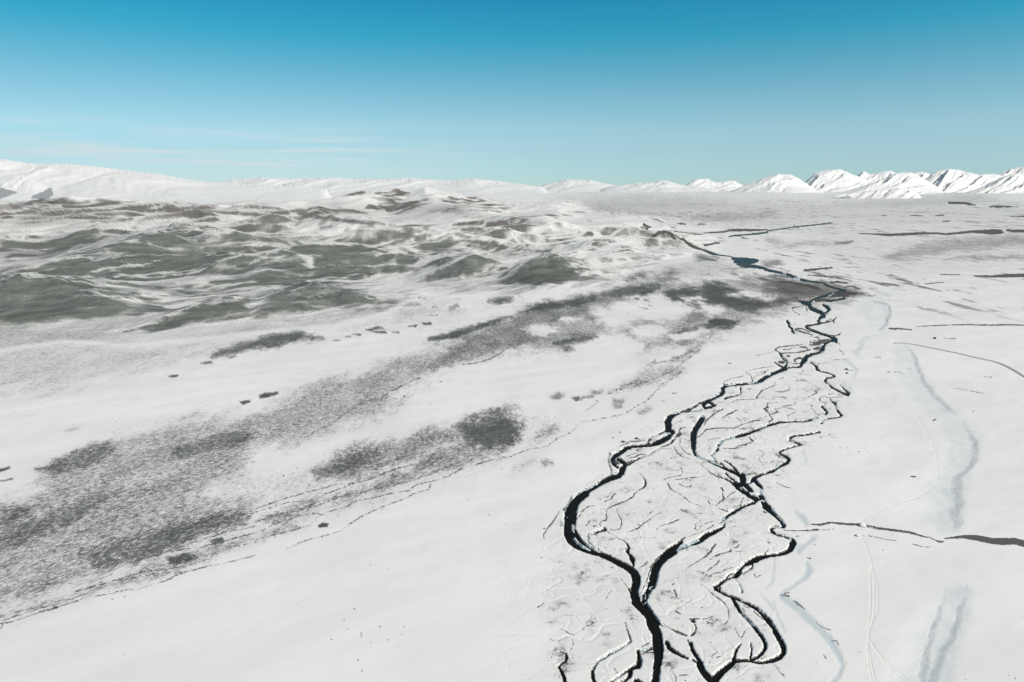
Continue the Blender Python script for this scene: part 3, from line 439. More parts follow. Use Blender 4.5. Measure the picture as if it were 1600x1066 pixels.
water = Z0.copy(); line_mask(water, WATER, 1.7, Ur, Vr, -.25)
bank = Z0.copy(); line_mask(bank, WATER, 3.0, Ur + .6 * jf_v, Vr, .9)
mud = Z0.copy(); line_mask(mud, MUD, 1.7, Ur + .35 * jf_v, Vr + .2 * jf_u, .12)
crack = Z0.copy(); line_mask(crack, CRACK, 1.3, U + .8 * jf_u + 1.3 * jit_u, V + .6 * jf_v + .8 * jit_v, .0)
ice = Z0.copy(); line_mask(ice, ICE, 2.2, U + 1.4 * jf_u + 1.2 * jit_u, V + 1.0 * jf_v + jit_v)
core = Z0.copy(); line_mask(core, WATER, 1.6, Ur + .8 * jit_v, Vr + .6 * jf_u, -1.7)
shelf = np.clip(water - core, 0, 1) * sstep(.02, .22, fbm(X / 26, Y / 34, 3, 119))
ice = np.maximum(ice, .9 * shelf * sstep(450, 560, V))
blue = Z0.copy(); line_mask(blue, BLUE, 6.0, U + 1.5 * jit_u, V + 1.5 * jit_v, -1.5)
track = Z0.copy(); line_mask(track, TRACK, 1.1, U, V)
near_road = Z0.copy(); line_mask(near_road, ROAD, 6.0, U, V, 6)
flood = Z0.copy(); poly_paint(flood, FLOOD, 1, 14, U + 4 * jit_u, V + 4 * jit_v)

# --- hills
H = np.zeros_like(U)
hz = Z0.copy(); poly_paint(hz, HILLZONE, 1, 34, U, V, 60)
for pts, wf in CRESTS:
    C3 = []
    for (u, v, vf) in pts:
        _, yd = flat(u, vf); d0 = float(yd); sl = (v - HORIZON) / FPX; wl = wf * (1 + d0 / 3500.0)
        dd = (d0 + wl * CAM_H) / (1 + wl * sl); x, z = at_depth(u, v, dd); C3.append((x, dd, max(z, 1.0)))
    wf = wl
    zmax = max(c[2] for c in C3); Rm = zmax * wf * 1.5
    ymin = min(c[1] for c in C3) - Rm; ymax = max(c[1] for c in C3) + Rm
    rows = np.where((Y[:, 0] > ymin) & (Y[:, 0] < ymax))[0]
    if len(rows) == 0: continue
    i0, i1 = rows[0], rows[-1] + 1
    a = X[i0:i1]; b = Y[i0:i1]
    wob = fbm(a / (zmax * 2.5), b / (zmax * 2.5), 3, 11)
    a = a + wob * zmax * .5; b = b + fbm(a / (zmax * 2.5) + 40, b / (zmax * 2.5), 3, 12) * zmax * .5
    best = np.zeros_like(a)
    for (x0, y0, z0), (x1, y1, z1) in zip(C3[:-1], C3[1:]):
        dx, dy = x1 - x0, y1 - y0; t = np.clip(((a - x0) * dx + (b - y0) * dy) / (dx * dx + dy * dy), 0, 1)
        zc = z0 + (z1 - z0) * t; d = np.hypot(a - x0 - t * dx, b - y0 - t * dy)
        q = np.clip(d / (zc * wf + 6), 0, 1)
        best = np.maximum(best, zc * (.65 * (1 - q) ** 1.35 + .35 * (.5 + .5 * np.cos(np.pi * q))))
    gs = max(zmax * 1.3, float(np.mean([c[1] for c in C3])) ** 2 / 45000.0)
    gul = ridged(X[i0:i1] / gs, Y[i0:i1] / gs, 3, 21)
    best = best * (.86 + .2 * gul)
    hh = H[i0:i1]; k = 6.0
    H[i0:i1] = np.where(np.abs(hh - best) < k, np.maximum(hh, best) + (k - np.abs(hh - best)) ** 2 / (4 * k) * (np.minimum(hh, best) > .5), np.maximum(hh, best))
amp = np.interp(Y, [900, 1500, 3000, 6000, 12000], [9, 24, 58, 86, 50])
lam = np.interp(Y, [900, 2000, 6000, 12000], [210, 420, 900, 1500])
AL = (X + Y) * .7071; AC = (Y - X) * .7071
wq_ = .35 * fbm(X / 800, Y / 800, 3, 5)
rn = ridged(AL / 1100 + wq_, AC / 420 + wq_, 5, 41, .46)
rn2 = ridged(AL / 2400 + 3.3 + wq_, AC / 1200 + wq_, 3, 43, .45)
mixn = sstep(2300, 5200, Y)
rn = rn * (1 - sstep(1500, 2600, Y)) + ridged(AL / 1100 + wq_, AC / 420 + wq_, 3, 41, .40) * sstep(1500, 2600, Y)
hn = (rn * (1 - mixn) + rn2 * mixn)
H += hz * amp * np.clip(hn - .34, 0, 1) * 1.5
H += hz * 5.0 * fbm(X / 90, Y / 90, 3, 44) * sstep(.15, .6, hz) * sstep(3000, 1800, Y)

# --- far plain low relief, mid swells
calm = 1 - np.clip(flood + bank + near_road, 0, 1)
H += calm * (.55 * fbm(X / 70, Y / 70, 3, 51) + .12 * fbm(X / 14, Y / 14, 2, 52)) * sstep(150, 400, Y)
H += sstep(3200, 6000, Y) * (1 - hz) * (14 * np.clip(fbm(X / 900, Y / 700, 4, 53), -.2, 1) + 2)
H += (1 - hz) * sstep(8500, 19000, Y) * 66 * np.clip(.75 + .8 * fbm(X / 2600, Y / 5000, 3, 140), .1, 1.5)
H += (1 - np.clip(bank, 0, 1)) * flood * (.35 * fbm(X / 22, Y / 22, 3, 55))
# hummocks where grass shows
bare = Z0.copy()
Ub = U + 9 * fbm(U / 26, V / 9, 3, 61) + 3 * jit_u; Vb = V + 5 * fbm(U / 26, V / 9, 3, 62) + 1.6 * jit_v
RAG = fbm(X / 34, Y / 80, 5, 65, .62) * .9 + .35 * fbm(X / 6, Y / 16, 3, 66, .6)
for poly, val, soft in BANDS:
    k = min(1.0, soft / 6.0)
    poly_paint(bare, poly, val, soft * (1.8 if soft < 3 else 2.3) + .6, U + (Ub - U) * k, V + (Vb - V) * k, 24, RAG)
CLEAR = [('540,350 700,300 900,240 1000,290 1130,325 1080,370 900,390 760,390 680,430 600,445 560,400', 5), ('780,460 900,440 960,470 900,510 800,510', 4), ('1180,330 1240,312 1310,338 1250,366', 3), ('1040,262 1180,250 1215,295 1100,290', 3),
         ('1000,505 1100,462 1215,462 1150,500 1020,518', 3), ('95,466 180,440 275,455 220,487 150,482', 2.5), ('1340,240 1460,225 1560,250 1640,268 1480,262', 3), ('560,520 700,520 800,560 700,600 560,600 420,580', 5), ('320,395 440,385 430,405 340,405', 2)]
snowed = Z0.copy()
RAG2 = 1.3 * fbm(X / 30, Y / 70, 5, 160, .66) - .25
for poly, soft in CLEAR:
    poly_paint(snowed, P(800, 400, 4, poly), 1, soft * 2.6, U + (Ub - U), V + (Vb - V) * .8, 30, RAG2)
bare *= 1 - snowed * np.clip(.84 + .5 * fbm(X / 12, Y / 30, 3, 161, .6), .4, .97)
bare *= np.clip(1.0 + .30 * fbm(X / 26, Y / 60, 4, 63, .6) + .16 * fbm(X / 5, Y / 12, 3, 64, .6), .3, 1.25)
# --- scarps: the ground left of the line lies lower, rising gently again further left
for pts in SCARP:
    va, vb = pts[0][1], pts[-1][1]
    for (x0, y0, w0), (x1, y1, w1) in zip(pts[:-1], pts[1:]):
        i0, i1 = np.searchsorted(vv, [y0, y1]); 
        if i1 <= i0: continue
        t = (V[i0:i1] - y0) / (y1 - y0); w = 1.5 * (w0 + (w1 - w0) * t)
        s = (U[i0:i1] + 5 * fbm(V[i0:i1] / 16, U[i0:i1] / 40, 3, 120) + .5 * jit_u[i0:i1] + .3 * jf_u[i0:i1] - (x0 + (x1 - x0) * t)) / w
        px = Y[i0:i1] / FPX * 1.05                       # metres per survey px
        dep = w * px * .065
        prof = np.where(s > 0, 1 - sstep(0, .55, s), 1 - sstep(0, 1, -s / 2.6))
        end = sstep(va - 1, va + .22 * (vb - va), V[i0:i1]) * sstep(vb + 1, vb - .12 * (vb - va), V[i0:i1])
        H[i0:i1] -= end * dep * prof * (1 + .10 * fbm(X[i0:i1] / 14, Y[i0:i1] / 18, 2, 72))
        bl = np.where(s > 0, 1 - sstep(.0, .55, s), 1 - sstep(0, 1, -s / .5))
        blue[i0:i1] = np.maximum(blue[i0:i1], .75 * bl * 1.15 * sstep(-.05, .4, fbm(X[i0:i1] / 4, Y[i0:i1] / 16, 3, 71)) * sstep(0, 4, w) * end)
        blue[i0:i1] = np.maximum(blue[i0:i1], .42 * end * prof * np.clip(.8 + 1.2 * fbm(X[i0:i1] / 14, Y[i0:i1] / 30, 4, 121, .6), 0, 1.4))  # blue-grey shade of the hollow painted into the snow colour
btex = np.clip(.75 + .9 * fbm(X / 9, Y / 16, 4, 150, .6), .1, 1.4)
for poly, val, soft in [('1475,922 1500,910 1520,920 1516,960 1500,1000 1486,1066 1480,1110 1420,1110 1432,1066 1440,1020 1455,970', .62, 10), ('1470,652 1500,655 1532,680 1526,720 1512,760 1500,832 1464,834 1458,790 1470,740 1480,700', .55, 11), ('1393,546 1416,540 1440,585 1480,632 1502,650 1455,648 1415,615 1400,585', .46, 8), ('1338,472 1375,461 1389,480 1386,510 1360,514', .42, 6), ('1476,990 1490,985 1480,1010 1462,1025 1455,1015', .85, 5)]:  # soft blue shade of the scarp slopes, painted into the colour
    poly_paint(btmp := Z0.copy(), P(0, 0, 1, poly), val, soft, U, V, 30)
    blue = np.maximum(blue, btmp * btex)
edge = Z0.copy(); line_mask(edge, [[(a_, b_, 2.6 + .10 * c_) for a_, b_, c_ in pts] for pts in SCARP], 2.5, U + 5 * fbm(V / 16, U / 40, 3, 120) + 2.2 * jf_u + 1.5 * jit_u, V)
blue = np.maximum(blue, edge * np.clip(.55 + 1.5 * fbm(X / 6, Y / 9, 3, 151, .6), 0, 1.0))  # crisp blue shadow line of the scarp, painted along its edge
H -= .16 * blue * (1 - hz)
H -= .16 * track
# --- ditch banks and channel carving
mudm = np.clip(mud * np.clip(1.02 + .45 * fbm(X / 9, Y / 14, 3, 118, .6) + .15 * jf_u, .3, 1.15), 0, 1)
H -= .14 * mudm * (1 - hz) * sstep(2500, 1200, Y)
H -= .10 * crack
carve = water * (1 - .62 * np.clip(ice * 1.2, 0, 1))
H = H * (1 - np.clip(bank, 0, 1) * (1 - hz)) - 1.7 * carve - .10 * np.clip(bank - water, 0, 1)
WATER_Z = -.85
for (n_, m_) in (('bank', bank),):
    pass

# --- bareness of the hills: slope turned to the sun, plus the traced slopes
def grad(Hf):
    gu = np.gradient(Hf, axis=1) / np.gradient(X, axis=1)
    dY = np.gradient(Y, axis=0); dXv = np.gradient(X, axis=0)
    gv = (np.gradient(Hf, axis=0) - gu * dXv) / dY
    return gu, gv


hx, hy = grad(H)
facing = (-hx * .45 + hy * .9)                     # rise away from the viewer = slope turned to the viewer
Up, Vp = project(X, Y, H)
rows = np.where((vv > HORIZON + 2) & (vv < 590))[0]; r0, r1 = rows[0], rows[-1] + 1
Uh = Up[r0:r1] + 5 * fbm(X[r0:r1] / 80, Y[r0:r1] / 160, 3, 81); Vh = Vp[r0:r1] + 1.8 * fbm(X[r0:r1] / 60, Y[r0:r1] / 120, 3, 82)
bias = np.zeros_like(Uh)
for (cu, cv, ru, rv, val) in [(60, 460, 220, 44, .74), (250, 425, 220, 40, .62), (470, 440, 150, 42, .58), (100, 392, 170, 22, .46), (520, 396, 150, 20, .42), (300, 372, 130, 18, .32), (300, 470, 260, 34, .50), (100, 330, 200, 16, .40), (300, 330, 120, 16, .32), (480, 330, 160, 16, .30), (680, 325, 160, 18, .40), (800, 345, 90, 14, .42),
                              (700, 400, 160, 24, .30), (900, 370, 150, 18, .16), (820, 430, 120, 22, .26), (300, 500, 200, 14, .34)]:
    g = np.exp(-((Uh - cu) / ru) ** 2 - ((Vh - cv) / rv) ** 2); bias = np.maximum(bias, g * val)
fb_ = sstep(1700, 3600, Y[r0:r1])
st = fbm(X[r0:r1] / 130, Y[r0:r1] / 330, 4, 91, .55) * (1 - fb_) + fbm(X[r0:r1] / 380 + 3, Y[r0:r1] / 620, 4, 191, .55) * fb_
st2 = fbm(X[r0:r1] / 40, Y[r0:r1] / 90, 3, 92, .6) * sstep(5200, 2200, Y[r0:r1]) + fbm(X[r0:r1] / 130 + 7, Y[r0:r1] / 210, 3, 192, .6) * sstep(2200, 5200, Y[r0:r1])
AL0, AC0 = AL[r0:r1], AC[r0:r1]
wv = .5 * fbm(X[r0:r1] / 240, Y[r0:r1] / 240, 3, 94)
fb = sstep(1700, 3600, Y[r0:r1])


def near_far(fn):
    return fn(1.0) * (1 - fb) + fn(4.3) * fb


streak = near_far(lambda k: ridged(AL0 / (420 * k ** .6) + wv, AC0 / (85 * k) + wv * 2 / k ** .5, 4, 93, .55))
big = ridged(AL0 / 900 + wv, AC0 / 300 + wv, 4, 101, .55)
land = sstep(.10, .42, bias)
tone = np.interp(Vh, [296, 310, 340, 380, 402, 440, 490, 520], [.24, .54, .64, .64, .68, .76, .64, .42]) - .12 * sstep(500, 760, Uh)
fine = near_far(lambda k: ridged(AL0 / (300 * k ** .7) + wv, AC0 / (38 * k) + wv * 2.5 / k ** .6, 3, 123, .58))
dust = np.maximum(land, .70 * sstep(3600, 1800, Y[r0:r1])) * np.clip(tone + .26 * st + .20 * st2, .10, .85)
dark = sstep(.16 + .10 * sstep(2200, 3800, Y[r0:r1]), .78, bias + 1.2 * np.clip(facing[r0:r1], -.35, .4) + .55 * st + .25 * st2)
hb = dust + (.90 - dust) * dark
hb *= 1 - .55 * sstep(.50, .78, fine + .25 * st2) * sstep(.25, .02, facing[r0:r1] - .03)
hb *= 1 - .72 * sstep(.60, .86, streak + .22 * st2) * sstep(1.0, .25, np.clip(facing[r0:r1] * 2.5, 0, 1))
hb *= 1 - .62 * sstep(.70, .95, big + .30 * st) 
traced = np.zeros_like(Uh)
rag_h = .8 * near_far(lambda k: fbm(AL0 / (60 * k), AC0 / (26 * k), 3, 103, .6)) + .7 * st2
for poly, val, soft in DARK:
    xs = [p[0] for p in poly]; ys = [p[1] for p in poly]
    sel = (Uh > min(xs) - 20) & (Uh < max(xs) + 20) & (Vh > min(ys) - 14) & (Vh < max(ys) + 14)
    if sel.any():
        traced[sel] = np.maximum(traced[sel], val * sstep(-1, 1, (poly_dist(poly, Uh[sel], Vh[sel]) + rag_h[sel] * soft * 2.2) / (soft * 1.9)))
hb = np.maximum(hb, np.clip(.90 * traced * (1.0 + .22 * st2 + .20 * st - 1.1 * np.clip(streak + .2 * st2 - .62, 0, 1)), 0, 1))
hb = np.maximum(hb, (.38 + .26 * st) * sstep(300, 322, Vh) * sstep(0, .3, hz[r0:r1]) * np.interp(Uh, [0, 600, 900], [1.1, .9, .55]))
snowcap = sstep(9000, 13000, Y[r0:r1])
hb = hb * (1 - .85 * snowcap)
hzc = sstep(.05, .4, hz[r0:r1])
bare[r0:r1] = np.maximum(bare[r0:r1] * (1 - .6 * hzc * sstep(6500, 4000, Y[r0:r1])), hb * hzc)
# faint dusting of stubble over the mid plain and the flood plain
bare = np.maximum(bare, flood * (.12 + .75 * np.clip(fbm(X / 15, Y / 15, 5, 95, .62) - .04, 0, 1)))
veil = np.interp(Y, [250, 450, 900, 1400, 2500, 4500, 9000, 15000], [0, .03, .08, .13, .17, .22, .26, .08]) * (1 + .25 * sstep(700, 100, U) * sstep(2000, 800, Y))
vs1 = fbm(AL / 90, AC / 30, 5, 96, .62) + sstep(1500, 3000, Y) * fbm(X / 420, Y / 190, 4, 122, .6); vs2 = fbm(X / 14, Y / 40, 3, 104, .6)
bare = np.maximum(bare, veil * np.clip(.80 + 1.5 * vs1 + .6 * vs2, 0, 2.2) * (1 - np.clip(bank, 0, 1)))
def thread(nz, wid):
    gx, gy = np.gradient(nz, axis=1), np.gradient(nz, axis=0)
    return np.clip(wid + .5 - np.abs(nz) / (np.hypot(gx, gy) + 1e-6), 0, 1)


gate = sstep(-.05, .25, fbm(X / 30 + 50, Y / 30, 3, 111))
th = .62 * thread(fbm(X / 58, Y / 58, 4, 110, .5), .36) * sstep(-.25, .12, fbm(X / 55 + 50, Y / 55, 3, 111))
th2 = thread(fbm(X / 21 + 9, Y / 21, 4, 112, .5), .32) * sstep(.0, .3, fbm(X / 24, Y / 24 + 30, 3, 113))
th3 = thread(fbm(X / 16 + 7, Y / 30, 4, 116, .55), .25) * sstep(.05, .3, fbm(X / 40, Y / 40 + 60, 3, 117)) * sstep(.25, .5, bare) * (1 - hz)
scroll = Z0.copy(); poly_paint(scroll, P(0, 0, 1, '760,1110 785,930 850,835 900,770 960,705 960,800 900,900 960,960 1000,1110'), 1, 20, U, V)
rl_w = np.maximum(thread(fbm(X / 40 + 3, Y / 40, 3, 152, .45), 1.6) * sstep(-.3, .2, fbm(X / 60, Y / 60, 2, 153)), thread(fbm(X / 24 + 8, Y / 24, 3, 154, .45), 1.2) * .7)
H -= .17 * rl_w * np.maximum(flood, .45 * scroll) * (1 - np.clip(bank, 0, 1)) * sstep(900, 600, Y)
bare = np.maximum(bare, .9 * flood * np.maximum(th, .35 * th2) * sstep(900, 550, Y))
wz = sstep(800, 1300, Y) * (1 - sstep(6000, 9000, Y)) * (1 - .7 * hz)
w1 = thread(fbm(X / 75 + .4 * fbm(X / 200, Y / 200, 2, 130), Y / 190, 5, 131, .55), .38) * sstep(-.02, .22, fbm(X / 150 + 5, Y / 260, 4, 132))
w2 = .60 * sstep(.0, .34, fbm(X / 42, Y / 150, 5, 133, .64)) * sstep(-.28, .2, fbm(X / 320, Y / 600, 3, 134))
bare = np.maximum(bare, wz * np.maximum(.42 * w1, w2))
tuft = sstep(.50, .62, fbm(X / 2.6, Y / 2.6, 2, 114)) * sstep(.10, .40, fbm(X / 60, Y / 60, 3, 115)) * sstep(900, 600, Y)
bare = np.maximum(bare, .75 * tuft)
spots = sstep(.42, .56, fbm(X / 22, Y / 34, 3, 105, .5)) * sstep(.0, .35, fbm(X / 300, Y / 400, 3, 106)) * sstep(520, 800, Y) * (1 - sstep(3000, 4500, Y)) * (1 - flood)
bare = np.maximum(bare, .7 * spots)
bare = np.maximum(bare, .62 * sstep(.02, .36, fbm(X / 70 + 9, Y / 330, 5, 97, .66)) * sstep(-.3, .3, fbm(X / 900, Y / 1500, 2, 100)) * sstep(2600, 3800, Y) * (1 - sstep(11000, 14000, Y)) * (1 - hz))
STUB = T(880, 660, 8, '590,390,30 565,480,30 595,560,30 610,640,24 500,720,24 330,820,26 190,890,30 120,970,34 60,1040,36; 700,310,20 820,240,20 1020,215,14') + T(840, 770, 8, '440,60,50 390,150,50 330,215,40')
stub = Z0.copy(); line_mask(stub, STUB, 3.0, U + 2 * jf_u, V + 1.5 * jf_v)
bare = np.maximum(bare, .62 * stub)
bare = np.maximum(bare, np.clip(crack * (.80 + .9 * fbm(X / 7, Y / 10, 3, 124, .6)), 0, 1))
mudm = np.maximum(mudm, sstep(.25, .8, np.clip(bank, 0, 1)) * (.15 + .55 * sstep(-.2, .4, fbm(X / 6, Y / 9, 3, 98))))
mudm = np.maximum(mudm, .9 * sstep(.01, .12, water) * sstep(.5, .2, np.clip(ice, 0, 1)))
brown = sstep(1500, 4200, Y) * (.45 + .55 * sstep(-.3, .3, fbm(X / 700, Y / 700, 2, 99)))
brown = np.maximum(brown, sstep(1150, 1235, U) * (1 - sstep(1350, 1420, U)) * sstep(430, 445, V) * (1 - sstep(480, 500, V)) * .8)
iced = np.clip(ice, 0, 1)

attr = {'survey': np.stack([np.clip(bare, 0, 1), np.clip(mudm * (1 - .8 * np.clip(water * iced, 0, 1)), 0, 1), iced * sstep(.05, .5, bank), brown], -1).reshape(-1, 4).astype(np.float32),
        'survey2': np.stack([np.clip(blue, 0, 1), track, hz, flood], -1).reshape(-1, 4).astype(np.float32)}
co = np.stack([X, Y, H], -1).reshape(-1, 3)
idx = np.arange(NU * NV).reshape(NV, NU)
quads = np.stack([idx[:-1, :-1], idx[1:, :-1], idx[1:, 1:], idx[:-1, 1:]], -1).reshape(-1, 4)   # rows run toward the viewer
zf = (hz[:-1, :-1] > .5).ravel()

# ------------------------------------------------------------------ materials
def mat(name):
    m = bpy.data.materials.new(name); m.use_nodes = True
    nt = m.node_tree; nt.nodes.clear()
    out = nt.nodes.new('ShaderNodeOutputMaterial'); b = nt.nodes.new('ShaderNodeBsdfPrincipled')
    nt.links.new(b.outputs[0], out.inputs[0])
    return m, nt, b


class N:
    """small helper to wire shader nodes"""
    def __init__(s, nt): s.nt = nt

    def put(s, sock, v):
        if isinstance(v, bpy.types.NodeSocket): s.nt.links.new(v, sock)
        elif v is not None: sock.default_value = v

    def math(s, op, a, b=None, c=None, clamp=False):
        n = s.nt.nodes.new('ShaderNodeMath'); n.operation = op; n.use_clamp = clamp
        for i, v in enumerate((a, b, c)):
            if v is not None: s.put(n.inputs[i], v)
        return n.outputs[0]

    def mix(s, f, a, b):
        n = s.nt.nodes.new('ShaderNodeMix'); n.data_type = 'RGBA'
        s.put(n.inputs[0], f); s.put(n.inputs[6], a); s.put(n.inputs[7], b)
        return n.outputs[2]

    def step(s, x, a, b):
        n = s.nt.nodes.new('ShaderNodeMapRange'); n.interpolation_type = 'SMOOTHSTEP'
        s.put(n.inputs[0], x); s.put(n.inputs[1], a); s.put(n.inputs[2], b)
        n.inputs[3].default_value = 0; n.inputs[4].default_value = 1
        return n.outputs[0]

    def noise(s, vec, scale, detail=5, rough=.55, dist=0.0):
        n = s.nt.nodes.new('ShaderNodeTexNoise'); s.put(n.inputs['Vector'], vec)
        n.inputs['Scale'].default_value = scale; n.inputs['Detail'].default_value = detail
        n.inputs['Roughness'].default_value = rough; n.inputs['Distortion'].default_value = dist
        return n.outputs[0]

    def map(s, vec, rot=0.0, sc=(1, 1, 1)):
        n = s.nt.nodes.new('ShaderNodeMapping'); s.put(n.inputs[0], vec)
        n.vector_type = 'TEXTURE'
        n.inputs['Rotation'].default_value = (0, 0, rot); n.inputs['Scale'].default_value = sc
        return n.outputs[0]

    def attr(s, name):
        n = s.nt.nodes.new('ShaderNodeAttribute'); n.attribute_name = name
        r = s.nt.nodes.new('ShaderNodeSeparateColor'); s.nt.links.new(n.outputs['Color'], r.inputs[0])
        return r.outputs[0], r.outputs[1], r.outputs[2], n.outputs['Alpha']

    def pos(s):
        return s.nt.nodes.new('ShaderNodeNewGeometry').outputs['Position']


SNOW = (.80, .81, .81, 1)


def ground_material(name):
    m, nt, b = mat(name); n = N(nt); p = n.pos()
    bare, mudv, icev, brn = n.attr('survey'); blu, trk, hzv, fld = n.attr('survey2')
    band = n.map(p, math.radians(50), (1.7, 1, 1))
    n1 = n.noise(band, .55, 8, .66, .3)
    n1b = n.noise(p, .16, 8, .7)
    n1m = n.math('MULTIPLY_ADD', n1, .7, n.math('MULTIPLY', n1b, .3))
    thr = n.math('DIVIDE', n.math('SUBTRACT', n1m, n.math('MULTIPLY_ADD', hzv, -.06, .405)), n.math('MULTIPLY_ADD', hzv, .12, .19))
    n2 = n.noise(band, 1.5, 5, .7); n2t = n.math('DIVIDE', n.math('SUBTRACT', n2, .36), .28)
    x = n.math('SUBTRACT', n.math('MULTIPLY_ADD', bare, 1.4, -.2), n.math('MULTIPLY_ADD', thr, .62, n.math('MULTIPLY', n2t, .38)))
    wd = n.math('MULTIPLY_ADD', hzv, .20, .27)
    fac = n.step(x, n.math('MULTIPLY', wd, -1.0), wd)
    fac = n.math('ADD', n.math('MULTIPLY', fac, .74), n.math('MULTIPLY', bare, .26))
    fac = n.math('MULTIPLY', fac, n.step(bare, .0, .12))
    ca = n.math('ABSOLUTE', n.math('SUBTRACT', n.noise(band, .16, 5, .62), .5))
    cb = n.math('ABSOLUTE', n.math('SUBTRACT', n.noise(band, .40, 4, .62), .5))
    ck = n.math('MAXIMUM', n.step(ca, .040, .008), n.math('MULTIPLY', n.step(cb, .046, .010), .85))
    ck = n.math('MULTIPLY', n.math('MULTIPLY', ck, n.step(bare, .20, .50)), n.math('SUBTRACT', 1.0, hzv))
    big = n.noise(p, .006, 5, .55); fine = n.noise(p, 1.3, 4, .6)
    snow = n.mix(n.step(n.math('MULTIPLY_ADD', n.noise(n.map(p, math.radians(28), (3.5, 1, 1)), .03, 6, .6), .6, n.math('MULTIPLY', big, .4)), .38, .62), (.765, .775, .77, 1), (.835, .84, .838, 1))
    snow = n.mix(n.math('MULTIPLY', n.step(fine, .45, .75), .25), snow, (.70, .71, .71, 1))
    g1 = n.mix(n.step(n.noise(n.map(p, math.radians(40), (5, 1, 1)), .05, 6, .65), .35, .65), (.064, .074, .068, 1), (.134, .150, .138, 1))
    g1 = n.mix(n.math('MULTIPLY', n.step(n.noise(p, .9, 4, .6), .45, .7), .45), g1, (.062, .060, .052, 1))
    g2 = n.mix(n.step(n.noise(p, .01, 5, .6), .35, .65), (.085, .067, .063, 1), (.145, .124, .117, 1))
    grass = n.mix(brn, g1, g2)
    col = n.mix(fac, snow, grass)
    col = n.mix(n.math('MULTIPLY', ck, .68), col, (.045, .044, .040, 1))
    mx = n.step(n.math('ADD', mudv, n.math('MULTIPLY', n.math('SUBTRACT', n.noise(p, .7, 6, .7), .5), 1.7)), .36, .66)
    mx = n.math('MULTIPLY', mx, n.step(mudv, .03, .15))
    mudc = n.mix(n.noise(p, .6, 5, .6), (.022, .021, .020, 1), (.088, .082, .073, 1))
    mudc = n.mix(n.math('MULTIPLY', brn, .8), mudc, (.062, .050, .048, 1))
    col = n.mix(n.math('MULTIPLY', mx, .93), col, mudc)
    col = n.mix(n.math('MULTIPLY', trk, .16), col, (.55, .56, .56, 1))
    blc = n.mix(n.noise(p, .18, 5, .65), (.33, .45, .51, 1), (.60, .67, .705, 1))  # bluish snow and old ice, also the painted shade of scarps and banks
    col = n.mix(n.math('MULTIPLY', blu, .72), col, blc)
    icn = n.step(n.noise(p, .45, 6, .7), .38, .62)
    icc = n.mix(icn, (.16, .25, .29, 1), (.66, .74, .77, 1))
    col = n.mix(n.step(icev, .25, .7), col, icc)
    nt.links.new(col, b.inputs['Base Color'])
    b.inputs['Roughness'].default_value = .85; b.inputs['Specular IOR Level'].default_value = .2
    bm = nt.nodes.new('ShaderNodeBump'); bm.inputs['Strength'].default_value = .32; bm.inputs['Distance'].default_value = .5
    hs = n.math('ADD', n.math('MULTIPLY', n.noise(n.map(p, math.radians(28), (4.5, 1, 1)), .22, 6, .6), .55), n.math('MULTIPLY', n1, .45))
    nt.links.new(hs, bm.inputs['Height']); nt.links.new(bm.outputs[0], b.inputs['Normal'])
    return m


def water_material():
    m, nt, b = mat('dark river water'); n = N(nt); p = n.pos()
    c = n.mix(n.noise(p, .12, 5, .6), (.004, .005, .005, 1), (.013, .013, .011, 1))
    nt.links.new(c, b.inputs['Base Color']); b.inputs['Roughness'].default_value = 1; b.inputs['Specular IOR Level'].default_value = 0
    gl = nt.nodes.new('ShaderNodeBsdfGlossy'); gl.inputs['Roughness'].default_value = .16
    fr = nt.nodes.new('ShaderNodeFresnel'); fr.inputs['IOR'].default_value = 1.33
    ms = nt.nodes.new('ShaderNodeMixShader'); nt.links.new(n.math('MULTIPLY', fr.outputs[0], .42), ms.inputs[0])
    nt.links.new(b.outputs[0], ms.inputs[1]); nt.links.new(gl.outputs[0], ms.inputs[2])
    for o_ in nt.nodes:
        if o_.type == 'OUTPUT_MATERIAL': nt.links.new(ms.outputs[0], o_.inputs[0])
    bm = nt.nodes.new('ShaderNodeBump'); bm.inputs['Strength'].default_value = .6; bm.inputs['Distance'].default_value = .4
    nt.links.new(n.noise(p, .9, 4, .6), bm.inputs['Height']); nt.links.new(bm.outputs[0], gl.inputs['Normal'])
    return m


def mountain_material():
    m, nt, b = mat('mountain snow and rock'); n = N(nt); p = n.pos()
    g = nt.nodes.new('ShaderNodeNewGeometry'); sx = nt.nodes.new('ShaderNodeSeparateXYZ'); nt.links.new(g.outputs['Normal'], sx.inputs[0])
    steep = n.math('SUBTRACT', 1.0, sx.outputs[2])
    nz = n.noise(n.map(p, 0, (1, 1, 2.8)), .006, 8, .68)
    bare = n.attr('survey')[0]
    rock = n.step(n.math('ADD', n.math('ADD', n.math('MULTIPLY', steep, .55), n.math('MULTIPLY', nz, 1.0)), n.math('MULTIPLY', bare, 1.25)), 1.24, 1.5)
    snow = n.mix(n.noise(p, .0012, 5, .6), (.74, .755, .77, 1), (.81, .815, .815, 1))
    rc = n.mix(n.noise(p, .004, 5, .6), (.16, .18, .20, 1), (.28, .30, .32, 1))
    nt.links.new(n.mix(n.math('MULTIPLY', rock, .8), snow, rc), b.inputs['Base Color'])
    b.inputs['Roughness'].default_value = .8; b.inputs['Specular IOR Level'].default_value = .15
    bm = nt.nodes.new('ShaderNodeBump'); bm.inputs['Strength'].default_value = .35; bm.inputs['Distance'].default_value = 8
    nt.links.new(n.noise(p, .010, 7, .62), bm.inputs['Height']); nt.links.new(bm.outputs[0], b.inputs['Normal'])
    return m


M_GROUND = ground_material('snow over dead grass')
M_WATER = water_material()
M_MOUNT = mountain_material()

ground = link('ground', sub_mesh('ground', co, quads[~zf], attr), M_GROUND, 'structure')
hills = link('hills', sub_mesh('hills', co, quads[zf], attr), M_GROUND, 'structure')

